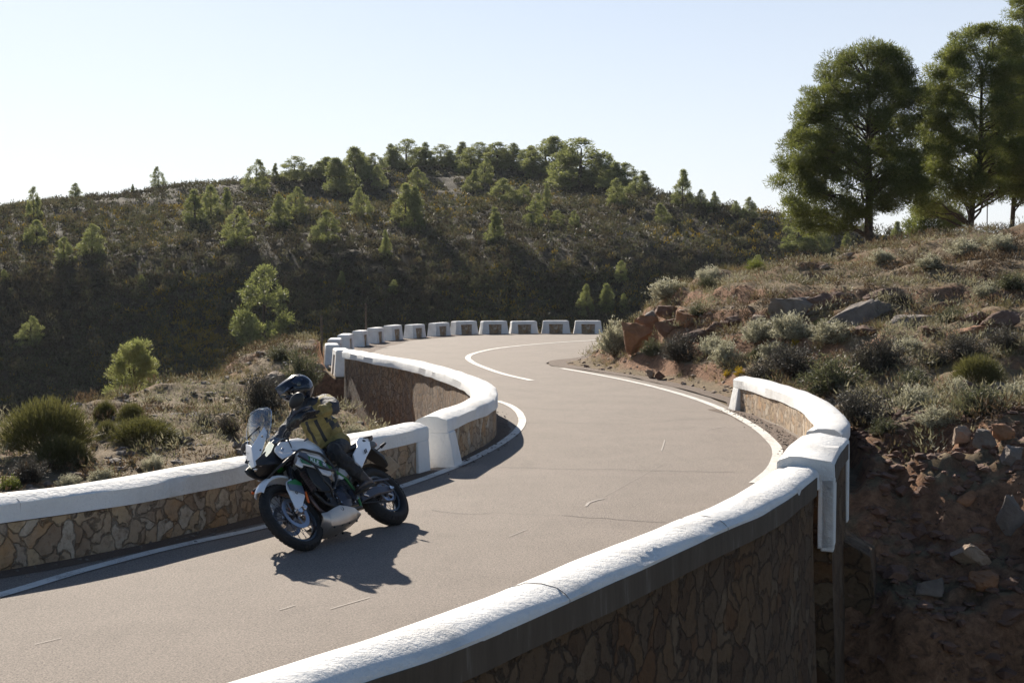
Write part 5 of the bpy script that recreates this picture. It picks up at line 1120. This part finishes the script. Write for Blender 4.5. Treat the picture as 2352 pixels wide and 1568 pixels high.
    sidepanel([(1.56, .09, .93), (1.44, .12, .975), (1.33, .13, .985), (1.24, .13, .99), (1.22, .13, .92), (1.25, .14, .84), (1.34, .14, .82), (1.48, .11, .85), (1.57, .08, .88)], .02).each('nose_fairing', M['black'], B, bevel=.01)
    # crash bars
    for s in (1, -1):
        mb = MB(); mb.tube([tuple(p) for p in catmull([(1.50, s*.16, .755), (1.40, s*.22, .785), (1.27, s*.275, .825), (1.17, s*.285, .845), (1.06, s*.285, .812), (.945, s*.285, .765), (.895, s*.285, .68), (.885, s*.28, .59), (.905, s*.26, .50), (.97, s*.235, .435), (1.04, s*.2, .41)], 5)], .0125, 10)
        mb.tube([tuple(p) for p in catmull([(1.245, s*.27, .80), (1.16, s*.275, .72), (1.09, s*.275, .655), (.98, s*.28, .60), (.895, s*.28, .575)], 5)], .011, 10); mb.tube([tuple(p) for p in catmull([(1.11, s*.275, .67), (1.10, s*.27, .57), (1.09, s*.26, .50), (1.04, s*.24, .43), (1.0, s*.18, .36)], 5)], .011, 10)
        mb.tube([(1.27, s*.27, .825), (1.20, s*.14, .80), (1.14, s*.08, .80)], .011, 8); mb.build('crash_bar', M['black'], B)
    mb = MB(); mb.tube([(1.50, -.16, .755), (1.52, -.08, .74), (1.52, .08, .74), (1.50, .16, .755)], .011, 10); mb.build('crash_bar_bridge', M['black'], B)
    # cowl, headlight, screen
    mb = MB(); C = {'nose': (1.525, 0, .905), 'low': (1.50, .05, .925), 'mid': (1.385, .125, 1.055), 'rear': (1.30, .155, 1.145), 'up': (1.255, .135, 1.225), 'in': (1.335, .045, 1.16), 'cen': (1.395, 0, 1.115)}
    for s in (1, -1):
        P = [tuple((C[k][0], C[k][1]*s, C[k][2])) for k in ('nose', 'low', 'mid', 'rear', 'up', 'in', 'cen')]
        mb.panel(P, .014, 0)
    cw = mb.build('front_cowl', M['bwhite'], B, bevel=.004, angle=20)
    mb = MB()
    for s in (1, -1):
        for p in ((1.335, .125, 1.135), (1.415, .085, 1.02)): mb.ell((p[0]+.008, p[1]*s, p[2]), (.010, .010, .010), 10, 6)
    mb.each('cowl_bolts', M['black'], cw)
    mb = MB(); mb.loft([[(1.49, -.05, .90), (1.49, .05, .90), (1.49, .05, .93), (1.49, -.05, .93)], [(1.41, -.115, .85), (1.41, .115, .85), (1.41, .115, 1.01), (1.41, -.115, 1.01)], [(1.22, -.14, .86), (1.22, .14, .86), (1.22, .14, 1.08), (1.22, -.14, 1.08)]]); hl = mb.build('headlight', M['black'], B, bevel=.008)
    for s in (1, -1):
        mb = MB(); mb.panel([(1.468, s*.088, .955), (1.385, s*.138, 1.018), (1.315, s*.152, 1.062), (1.300, s*.158, 1.010), (1.375, s*.14, .955), (1.44, s*.10, .925)], s*.03); mb.build('headlight_lens', M['lamp'], hl, bevel=.005)
        mb = MB(); mb.ell((1.475, s*.04, .90), (.022, .028, .018), 14, 8); mb.build('projector_lens', M['silver_m'], hl)
    mb = MB(); rings = []; nr = 9
    for j in range(nr):
        f = j/(nr-1); x = 1.355-.255*f; z = 1.115+.355*f; w = .140+.070*math.sin(f*2.1)-.035*f-(.085*((f-.72)/.28)**2 if f > .72 else 0); row = []
        for k in range(11): a = (k/10-.5)*2; row.append((x-.075*a*a*(w/.15), w*a, z-.010*a*a))
        row2 = [(p[0]-.004, p[1], p[2]-.003) for p in row[::-1]]; rings.append(row+row2)
    mb.loft(rings); ws = mb.build('windscreen', M['glass'], B, angle=60)
    mb = MB(); edge = [r[0] for r in rings]+[p for p in rings[-1][:11]]+[r[10] for r in rings[::-1]]; mb.tube(edge, .0028, 5); mb.build('screen_edge', M['mirror'], ws)
    mb = sidepanel([(1.335, .16, 1.150), (1.29, .175, 1.105), (1.20, .185, 1.045), (1.09, .18, 1.055), (1.18, .18, 1.02), (1.30, .17, 1.02), (1.36, .15, 1.07)], .004); mb.each('wind_deflector', M['glass'], B)
    mb = MB(); mb.box((1.20, 0, 1.175), (.02, .19, .10), Matrix.Rotation(-.6, 3, 'Y')); mb.tube([(1.22, -.05, 1.05), (1.24, -.06, 1.25)], .006, 6); mb.tube([(1.22, .05, 1.05), (1.24, .06, 1.25)], .006, 6); mb.tube([(1.24, -.09, 1.26), (1.24, .09, 1.26)], .008, 8); mb.build('instrument_panel', M['black'], B, bevel=.004)
    # bars
    mb = MB(); mb.tube([tuple(p) for p in catmull([(.86, .42, 1.135), (.89, .30, 1.14), (.985, .14, 1.145), (1.02, .06, 1.085), (1.02, -.06, 1.085), (.985, -.14, 1.145), (.89, -.30, 1.14), (.86, -.42, 1.135)], 5)], .011, 10)
    for s in (1, -1): mb.box((1.03, s*.06, 1.07), (.05, .04, .06))
    hb = mb.build('handlebar', M['dark'], B)
    for s in (1, -1):
        mb = MB(); mb.tube([(.895, s*.285, 1.14), (.86, s*.41, 1.135)], .017, 12); mb.tube([(.858, s*.41, 1.135), (.852, s*.435, 1.134)], .019, 12); mb.build('grip', M['rubber'], hb)
        mb = MB(); mb.tube([(.915, s*.25, 1.15), (.965, s*.30, 1.15), (.945, s*.40, 1.145)], [.006, .007, .006], 8); mb.build('lever', M['silver_m'], hb)
        rings = []                                                # handguard: a curved blade in front of the hand
        for k in range(9):
            f = k/8; y = .20+.245*f; x = 1.035-.03*f-.13*max(0, f-.72)/.28; z = 1.135+.03*f; hh = .026+.038*math.sin(math.pi*min(1, f*1.1+.1)); rings.append([(x, s*y, z-hh), (x+.012, s*y, z-hh*.4), (x+.014, s*y, z+hh*.5), (x-.002, s*y, z+hh), (x-.012, s*y, z+hh*.9), (x-.004, s*y, z+hh*.4), (x-.006, s*y, z-hh*.4), (x-.012, s*y, z-hh)])
        mb = MB(); mb.loft(rings); mb.tube([(1.005, s*.22, 1.12), (1.03, s*.30, 1.125), (.99, s*.44, 1.135), (.85, s*.445, 1.135)], .008, 8); hg = mb.build('handguard', M['blackgloss'], B)
        mb = MB(); mb.tube([(1.042, s*.24, 1.165), (1.03, s*.34, 1.195), (1.0, s*.42, 1.19), (.90, s*.452, 1.18)], [.005, .010, .012, .008], 8); mb.build('guard_trim', M['engblue'], hg)
        mb = MB(); mb.tube([(.955, s*.22, 1.15), (.955, s*.27, 1.25), (.93, s*.32, 1.29)], .007, 8); R = Matrix.Rotation(.15*s, 3, 'Z') @ Matrix.Rotation(.1*s, 3, 'X'); mb.ell((.925, s*.375, 1.315), (.026, .092, .062), 22, 12, R); mr = mb.build('rear_view_mirror', M['black'], B)
        mb = MB(); mb.ell((.906, s*.373, 1.315), (.010, .082, .054), 20, 10, R); mb.build('mirror_glass', M['mirror'], mr)
        mb = MB(); mb.tube([(1.33, s*.12, .80), (1.34, s*.24, .80)], .007, 6); mb.tube([(1.34, s*.22, .80), (1.345, s*.30, .80)], [.020, .013], 10); mb.build('front_indicator', M['orange' if s < 0 else 'black'], B)
    # seat and tail
    mb = MB(); rings = []
    for x, z, w in ((.60, .955, .08), (.50, .915, .11), (.36, .89, .145), (.20, .885, .15), (.06, .915, .135), (-.02, .955, .115), (-.16, .965, .10), (-.26, .975, .07)):
        rings.append([(x, -w, z-.06), (x, -w*.95, z-.02), (x, -w*.6, z), (x, 0, z+.006), (x, w*.6, z), (x, w*.95, z-.02), (x, w, z-.06), (x, 0, z-.08)])
    mb.loft(rings); mb.build('seat', M['seatm'], B)
    sidepanel([(.02, .125, .915), (-.08, .115, .955), (-.25, .085, .965), (-.30, .07, .93), (-.14, .12, .80), (.06, .15, .71), (.26, .165, .60), (.31, .165, .68), (.27, .165, .76), (.10, .15, .84)], .02).each('tail_panel', M['bwhite'], B, bevel=.006, angle=25)
    mb = sidepanel(flat([(.045, .785), (.025, .79), (.045, .745), (.065, .74)], .158), .004); mb.panel(flat([(.01, .795), (-.01, .80), (.01, .755), (.03, .75)], .156), .004); mb.each('tail_slots', M['black'], B, smooth=False)
    sidepanel([(.622, .172, .645), (.565, .172, .60), (.55, .172, .555), (.684, .172, .520), (.727, .172, .545)], .014).each('side_cover', M['bwhite'], B, bevel=.004)
    mb = MB(); mb.loft([[(.1, -.09, .78), (.1, .09, .78), (.1, .09, .86), (.1, -.09, .86)], [(-.28, -.08, .84), (-.28, .08, .84), (-.28, .08, .93), (-.28, -.08, .93)], [(-.40, -.05, .86), (-.40, .05, .86), (-.40, .05, .91), (-.40, -.05, .91)]]); mb.build('tail_tray', M['black'], B, bevel=.008)
    mb = MB(); mb.tube([(-.10, .09, .95), (-.34, .09, .955), (-.40, .04, .95), (-.40, -.04, .95), (-.34, -.09, .955), (-.10, -.09, .95)], .010, 8); mb.box((-.27, 0, .95), (.16, .15, .012)); mb.build('luggage_rack', M['black'], B, bevel=.003)
    mb = MB(); mb.box((-.405, 0, .885), (.02, .09, .035)); mb.build('tail_light', M['orange'], B, bevel=.005)
    mb = MB(); mb.loft([[(-.22, -.07, .85), (-.22, .07, .85), (-.28, .07, .85), (-.28, -.07, .85)], [(-.34, -.06, .72), (-.34, .06, .72), (-.38, .06, .73), (-.38, -.06, .73)], [(-.38, -.03, .62), (-.38, .03, .62), (-.40, .03, .63), (-.40, -.03, .63)]]); ph = mb.build('plate_holder', M['black'], B, bevel=.004)
    mb = MB(); mb.box((-.425, 0, .625), (.004, .20, .16), Matrix.Rotation(.42, 3, 'Y')); mb.build('number_plate', M['platem'], ph, bevel=.002)
    for s in (1, -1):
        mb = MB(); mb.tube([(-.30, s*.05, .80), (-.32, s*.13, .80)], .007, 6); mb.tube([(-.32, s*.12, .80), (-.325, s*.19, .80)], [.018, .010], 10); mb.build('rear_indicator', M['black'], B)
    # swingarm, chain, shock, pegs, hugger
    mb = MB()
    for s in (1, -1): mb.loft([[(.52, s*.13, .36), (.52, s*.09, .36), (.52, s*.09, .27), (.52, s*.13, .27)], [(.25, s*.145, .385), (.25, s*.10, .385), (.25, s*.10, .30), (.25, s*.145, .30)], [(0, s*.135, .365), (0, s*.10, .365), (0, s*.10, .295), (0, s*.135, .295)], [(-.06, s*.13, .35), (-.06, s*.105, .35), (-.06, s*.105, .31), (-.06, s*.13, .31)]])
    mb.box((.45, 0, .33), (.10, .22, .07)); sw = mb.build('swingarm', M['engblue'], B, bevel=.008)
    mb = MB(); mb.tube([(0, -.15, .33), (0, .15, .33)], .012, 10); mb.tube([(0, .13, .33), (0, .152, .33)], .022, 6); mb.tube([(-.05, .13, .33), (-.05, .142, .33)], .012, 6); mb.build('axle_nut', M['silver_m'], sw)
    mb = MB(); R1, R2 = .112, .04; c1 = (0, .33); c2 = (.56, .32); pts = []
    for k in range(14): a = math.pi/2+math.pi*k/13; pts.append((c1[0]+R1*math.cos(a), .082, c1[1]+R1*math.sin(a)))
    for k in range(8): a = -math.pi/2+math.pi*k/7; pts.append((c2[0]+R2*math.cos(a), .082, c2[1]+R2*math.sin(a)))
    mb.tube(pts, .008, 6, closed=True); mb.build('chain', M['dark'], B)
    mb = MB(); mb.loft([[(.44, .10, .42), (.44, .125, .41), (.44, .125, .385), (.44, .10, .39)], [(.15, .095, .47), (.15, .13, .46), (.15, .13, .44), (.15, .095, .45)], [(-.1, .095, .46), (-.1, .125, .445), (-.1, .125, .425), (-.1, .095, .44)]]); mb.build('chain_guard', M['engblue'], B, bevel=.004)
    mb = MB(); rings = []
    for k in range(9):
        t = math.radians(35+k*13); R = .36; w = .075; rings.append([(R*math.cos(t)*(1), -w, .33+R*math.sin(t)-.02), (R*math.cos(t), 0, .33+R*math.sin(t)+.012), (R*math.cos(t), w, .33+R*math.sin(t)-.02), (R*math.cos(t), 0, .33+R*math.sin(t)+.002)])
    mb.loft(rings); mb.build('rear_hugger', M['black'], B)
    mb = MB()
    for k in range(40): pass
    mb.tube([(.44+.035*math.cos(k*1.05), .035*math.sin(k*1.05), .40+k*.0065) for k in range(48)], .007, 6); mb.tube([(.44, 0, .36), (.44, 0, .72)], .014, 8); mb.build('shock_absorber', M['silver_m'], B)
    for s in (1, -1):
        mb = MB(); mb.box((.50, s*.215, .335), (.05, .10, .022)); mb.tube([(.50, s*.13, .33), (.50, s*.18, .333)], .012, 8); mb.tube([(.46, s*.13, .44), (.50, s*.14, .34), (.42, s*.14, .30)], .012, 8); mb.build('foot_peg', M['silver_m'], B, bevel=.003)
    mb = MB(); mb.tube([(.62, .15, .30), (.70, .17, .28), (.70, .21, .28)], .008, 8); mb.build('gear_lever', M['silver_m'], B)
    mb = MB(); g = random.Random(3)                               # cables and hoses
    for s, a, b in ((1, (.99, .14, 1.12), (1.12, .08, .90)), (-1, (.99, -.14, 1.12), (1.12, -.08, .90)), (1, (1.02, .12, 1.12), (1.20, .10, .80)), (1, (1.12, .17, .46), (.92, .17, .30)), (1, (1.10, .16, .70), (.86, .18, .52)), (1, (1.28, .12, .80), (1.18, .16, .70)), (1, (.76, .17, .52), (.62, .16, .30))):
        m_ = [(a[i]+b[i])/2+g.uniform(-.03, .05) for i in range(3)]; mb.tube([tuple(p) for p in catmull([a, m_, b], 5)], .006, 6)
    mb.each('cables', M['black'], B)
    return B

# ------------------------------------------------------------------ rider
def skin(name, J, E, sub=2, root=0):
    me = bpy.data.meshes.new(name); me.from_pydata([j[:3] for j in J], E, [])
    bm = bmesh.new(); bm.from_mesh(me); sl = bm.verts.layers.skin.verify()
    for v, j in zip(bm.verts, J):
        r = j[3]; v[sl].radius = (r, r) if not isinstance(r, tuple) else r; v[sl].use_root = False
    bm.verts.ensure_lookup_table(); bm.verts[root][sl].use_root = True; bm.to_mesh(me); bm.free()
    o = bpy.data.objects.new('tmp', me); COL.objects.link(o)
    a = o.modifiers.new('s', 'SKIN'); a.use_smooth_shade = True; a.branch_smoothing = .7
    b = o.modifiers.new('u', 'SUBSURF'); b.levels = b.render_levels = sub
    dg = bpy.context.evaluated_depsgraph_get(); r = bpy.data.meshes.new_from_object(o.evaluated_get(dg)); bpy.data.objects.remove(o); r.name = name
    r.polygons.foreach_set('use_smooth', [True]*len(r.polygons)); return r
def wrinkle(me, amp, s, seed, f=None):
    n = len(me.vertices); co = np.empty(n*3, np.float32); no = np.empty(n*3, np.float32); me.vertices.foreach_get('co', co); me.vertex_normals.foreach_get('vector', no); co = co.reshape(-1, 3); no = no.reshape(-1, 3)
    d = amp*(fbm(co[:, 0]*1.0+co[:, 2]*.35+seed, co[:, 2]*1.0+co[:, 1]*.8, s, 4, .55)); co = co+no*d[:, None]; me.vertices.foreach_set('co', co.astype(np.float32).ravel()); me.update()
def hand(palm, grip_dir, back, s):
    """left or right hand closed on the grip: palm, thumb and five finger chains as one skin"""
    p = Vector(palm); g = Vector(grip_dir).normalized(); b = Vector(back).normalized(); dn = g.cross(b).normalized()
    if dn.z > 0: dn = -dn
    J = [(*(p-b*.075), .030), (*(p-b*.02), .036), (*(p+b*.02+Vector((0, 0, .012))), .030)]; E = [(0, 1), (1, 2)]
    for k, (o, L) in enumerate(((-.034, .92), (-.011, 1.0), (.012, .96), (.034, .8))):
        a = p+g*o+b*.035+Vector((0, 0, .022)); c = a+b*.026*L+Vector((0, 0, -.010)); d = c+dn*.026*L+b*.002; e = d+dn*.012*L-b*.022*L; i = len(J)
        J += [(*a, .0115), (*c, .0100), (*d, .0092), (*e, .0082)]; E += [(2, i), (i, i+1), (i+1, i+2), (i+2, i+3)]
    a = p-g*.042*1+b*.0-Vector((0, 0, .004)); c = a-g*.010+b*.030-Vector((0, 0, .018)); d = c+b*.018-Vector((0, 0, .012))+g*.016; i = len(J)
    J += [(*a, .0135), (*c, .0115), (*d, .0100)]; E += [(1, i), (i, i+1), (i+1, i+2)]
    return J, E
def build_rider():
    mb = None
    pel = (.28, .03, .94); wst = (.36, .055, 1.08); chs = (.41, .11, 1.24); nkb = (.40, .15, 1.385); nk = (.425, .165, 1.44); hd = (.455, .172, 1.552)
    shL = (.395, .315, 1.335); elL = (.63, .485, 1.10); wrL = (.795, .39, 1.14); haL = (.86, .36, 1.15)
    shR = (.41, -.04, 1.405); elR = (.56, -.345, 1.26); wrR = (.81, -.38, 1.155); haR = (.865, -.355, 1.15)
    hpL = (.25, .12, .90); knL = (.69, .255, .79); anL = (.50, .245, .40); hpR = (.25, -.08, .90); knR = (.66, -.24, .78); anR = (.47, -.24, .40)
    def arms(k): return [(*shL, .062*k), (*elL, .046*k), (*wrL, .031*k), (*shR, .062*k), (*elR, .046*k), (*wrR, .031*k)]
    # continuous body
    J = [(*pel, .13), (*wst, .125), (*chs, .14), (*nkb, .07), (*nk, .055), (*hd, .085), (hd[0]+.01, hd[1], hd[2]+.07, .07)]+arms(.85)
    E = [(0, 1), (1, 2), (2, 3), (3, 4), (4, 5), (5, 6), (3, 7), (7, 8), (8, 9), (3, 10), (10, 11), (11, 12)]
    J += [(*hpL, .09), (*knL, .055), (*anL, .038), (*hpR, .09), (*knR, .055), (*anR, .038)]; E += [(0, 13), (13, 14), (14, 15), (0, 16), (16, 17), (17, 18)]
    me = skin('person', J, E); P = link('person', me, M['trouser']); P.matrix_world = BIKE_M
    tag(P, 'rider in khaki and slate jacket and black trousers, helmeted head turned into the bend', 'person')
    # jacket
    def lerp(a, b, t): return tuple(a[i]+(b[i]-a[i])*t for i in range(3))
    J = [(.31, .035, .965, .172), (*wst, .195), (*chs, .20), (.395, .14, 1.33, .14), (*nkb, .082), (.418, .16, 1.43, .072)]
    E = [(0, 1), (1, 2), (2, 3), (3, 4), (4, 5)]
    for sh, el, wr in ((shL, elL, wrL), (shR, elR, wrR)):
        i = len(J); J += [(*sh, .088), (*lerp(sh, el, .5), .078), (*el, .068), (*lerp(el, wr, .5), .060), (*lerp(el, wr, .93), .044)]; E += [(3, i)]+[(i+k, i+k+1) for k in range(4)]
    me = skin('jacket', J, E, 3); wrinkle(me, .055, .12, 3); wrinkle(me, .009, .04, 8)
    me.materials.clear(); [me.materials.append(M[k]) for k in ('khaki', 'slate', 'black')]
    def segd(p, a, b): a = Vector(a); b = Vector(b); t = max(0, min(1, (p-a).dot(b-a)/(b-a).length_squared)); return (p-a-(b-a)*t).length, t
    for f in me.polygons:
        c = f.center; m = 0
        dl, tl = segd(c, shL, elL); dr, tr = segd(c, shR, elR); fl, ul = segd(c, elL, wrL); fr, ur = segd(c, elR, wrR); up = c.z-.35*(c.y-.15)+.2*(c.x-.4)
        if up > 1.352: m = 1                               # shoulder yoke and collar
        if dl < .125 and c.y > .20 and (tl < .20 and c.z > 1.33 or .45 < tl < 1.0 and c.y > .36): m = 1   # upper sleeve
        if fl < .11 and ul < .22 and c.y > .40: m = 1
        if dr < .12 and tr > .30 and ur < .10: m = 1
        if fr < .10 and 0 < ur < .45 and c.y < -.36: m = 1
        if abs(c.y-.165-.25*(c.z-1.15)) < .010 and c.x > .36 and c.z < 1.40: m = 2       # front zip
        if abs(c.y-.06-.25*(c.z-1.15)) < .009 and c.x > .36 and 1.0 < c.z < 1.25: m = 2   # pocket zips
        if abs(c.y-.25-.25*(c.z-1.15)) < .009 and c.x > .30 and 1.0 < c.z < 1.22: m = 2
        f.material_index = m
    link('jacket', me, None, P)
    # jacket hem, flared and gathered
    mb = MB(); rings = []
    for z, r in ((1.0, .166), (.96, .178), (.93, .182), (.915, .176)):
        rings.append([(.30+r*(1.02+.06*math.sin(a*5))*math.cos(a), .035+r*(1.0+.05*math.sin(a*7+1))*math.sin(a), z+.03*math.cos(a)) for a in [2*math.pi*k/40 for k in range(40)]])
    mb.loft(rings); mb.build('jacket_hem', M['khaki'], P)
    # trousers
    J = [(*pel, .145), (.25, .03, 1.0, .14)]; E = [(0, 1)]
    for hp, kn, an in ((hpL, knL, anL), (hpR, knR, anR)):
        i = len(J); J += [(*hp, .108), (*lerp(hp, kn, .5), .098), (*lerp(hp, kn, .92), .080), (*lerp(kn, an, .10), .076), (*lerp(kn, an, .5), .066), (*lerp(kn, an, .82), .060)]; E += [(0, i)]+[(i+k, i+k+1) for k in range(5)]
    me = skin('trousers', J, E, 3); wrinkle(me, .040, .10, 5); link('trousers', me, M['trouser'], P)
    # boots
    for s, an in ((1, anL), (-1, anR)):
        y = an[1]; mb = MB(); rings = []
        for x, z0, h, w in ((an[0]-.085, .325, .06, .030), (an[0]-.06, .312, .10, .040), (an[0]-.01, .312, .10, .046), (an[0]+.05, .312, .075, .048), (an[0]+.11, .312, .055, .050), (an[0]+.165, .315, .042, .044), (an[0]+.195, .32, .025, .028)):
            zz = .345+(z0-.312)-.10*(x-an[0]); rings.append([(x, y+w*math.sin(a), zz+h/2+h/2*math.cos(a)) for a in [2*math.pi*k/16 for k in range(16)]])
        mb.loft(rings); mb.tube([(an[0]-.01, y, .39), (an[0], y, .44), (an[0]+.03, y, .53)], [.052, .056, .060], 16); bt = mb.build('boot', M['boot'], P, angle=60)
        mb = MB(); rings = []
        for x, w in ((an[0]-.088, .030), (an[0]-.04, .042), (an[0]+.04, .046), (an[0]+.12, .050), (an[0]+.19, .036)):
            zz = .345-.10*(x-an[0]); rings.append([(x, y-w, zz-.012), (x, y+w, zz-.012), (x, y+w, zz+.012), (x, y-w, zz+.012)])
        mb.loft(rings); mb.build('sole', M['rubber'], bt, smooth=False, bevel=.004)
    # gloves
    for s, ha, wr in ((1, haL, wrL), (-1, haR, wrR)):
        g = Vector((-.05, s*.13, -.005)); b = Vector((1, s*.15, .05)); b = (b-g.normalized()*b.dot(g.normalized()))
        J, E = hand((ha[0]-.035, ha[1], ha[2]-.002), g, b, s); J.append((wr[0]-.04, wr[1]+s*.01, wr[2], .046)); E.append((0, len(J)-1)); link('glove', skin('glove', J, E, 2, root=1), M['glove'], P)
    # helmet: built in its own frame, turned towards the exit of the bend
    fw = Vector((-.955, -.25, -.10)).normalized(); up = Vector((-.16, .06, 1)).normalized(); lf = up.cross(fw).normalized(); up = fw.cross(lf)
    Ri = BIKE_M.to_3x3().inverted(); H = Matrix((Ri @ fw, Ri @ lf, Ri @ up)).transposed().to_4x4(); H = Matrix.Translation(Vector(hd)+(Ri @ up)*.012) @ H @ Matrix.Scale(.95, 4)
    def hbuild(mb, name, m, parent, **k):
        o = mb.build(name, m, parent, **k); o.data.transform(H); return o
    mb = MB(); nu, nv = 40, 26; vs = []; fs = []
    for j in range(nv+1):
        t = math.pi*j/nv
        for i in range(nu):
            a = 2*math.pi*i/nu; x = .148*math.sin(t)*math.cos(a); y = .128*math.sin(t)*math.sin(a); z = .145*math.cos(t)
            if z < -.02 and x > 0: x += .075*min(1, (-.02-z)/.06)*(math.cos(a))**2*math.sin(t)      # chin bar
            if z < 0 and x < 0: x *= 1-.12*(-z/.145)
            if z < -.10: z = -.10-(-.10-z)*.6
            vs.append((x, y, z))
    for j in range(nv):
        for i in range(nu):
            q = (j*nu+i, (j+1)*nu+i, (j+1)*nu+(i+1) % nu, j*nu+(i+1) % nu); c = [sum(vs[k][m] for k in q)/4 for m in range(3)]
            if c[0] > .03 and abs(c[1]) < .115 and -.045 < c[2] < .045: continue         # eye port
            fs.append(q)
    mb.add(vs, fs); he = hbuild(mb, 'helmet', M['helmet'], P, angle=70); so = he.modifiers.new('t', 'SOLIDIFY'); so.thickness = .008
    mb = MB(); mb.ell((.012, 0, .0), (.125, .112, .075), 28, 16); hbuild(mb, 'goggles', M['goggle'], he)
    mb = MB(); rings = []
    for x, z, w in ((-.03, .139, .080), (.04, .135, .104), (.09, .112, .112), (.15, .080, .100), (.205, .046, .072), (.235, .022, .035)):
        rings.append([(x-.03, -w, z-.075), (x+.002, -w*.65, z-.01), (x+.01, -w*.25, z+.010), (x+.01, w*.25, z+.010), (x+.002, w*.65, z-.01), (x-.03, w, z-.075), (x, w*.6, z-.008), (x, w*.25, z+.003), (x, -w*.25, z+.003), (x, -w*.6, z-.008)])
    mb.loft(rings); hbuild(mb, 'peak', M['helmet'], he, bevel=.003)
    mb = MB()
    for s in (-1, 1):
        mb.lathe([(0, .012*s), (.02, .010*s), (.024, 0)], 18, (.01, .125*s, .045)); mb.box((.18, s*.05, -.06), (.05, .02, .02))
    hbuild(mb, 'chin_vent', M['blackgloss'], he)
    mb = MB(); mb.tube([(.02, 0, -.12), (0, 0, -.16), (-.01, 0, -.20)], [.085, .075, .08], 20); hbuild(mb, 'neck_warmer', M['black'], P)
    mb = MB(); mb.lathe([(.30*0+.138, 0), (.133, .018), (.120, .02)], 30, (0, 0, -.01), 'Z'); hbuild(mb, 'goggle_strap', M['black'], he)
    return P

def build_haze():
    b = MB(); b.box((0, 190, 17), (700, 520, 66)); o = b.build('haze', None, smooth=False)
    m = bpy.data.materials.new('haze_air'); m.use_nodes = True; nt = m.node_tree; nt.nodes.remove(nt.nodes['Principled BSDF'])
    v = nt.nodes.new('ShaderNodeVolumePrincipled'); v.inputs['Color'].default_value = (.86, .92, 1, 1); v.inputs['Density'].default_value = .00009; v.inputs['Anisotropy'].default_value = .25
    nt.links.new(v.outputs[0], nt.nodes['Material Output'].inputs['Volume']); o.data.materials.clear(); o.data.materials.append(m); tag(o, kind='stuff')
build_terrain(); build_road(); build_walls()
build_bike(); build_rider()
build_rocks(); build_posts(); build_shrubs(); build_big_pines(); build_hill_trees(); build_stuff()
build_haze()
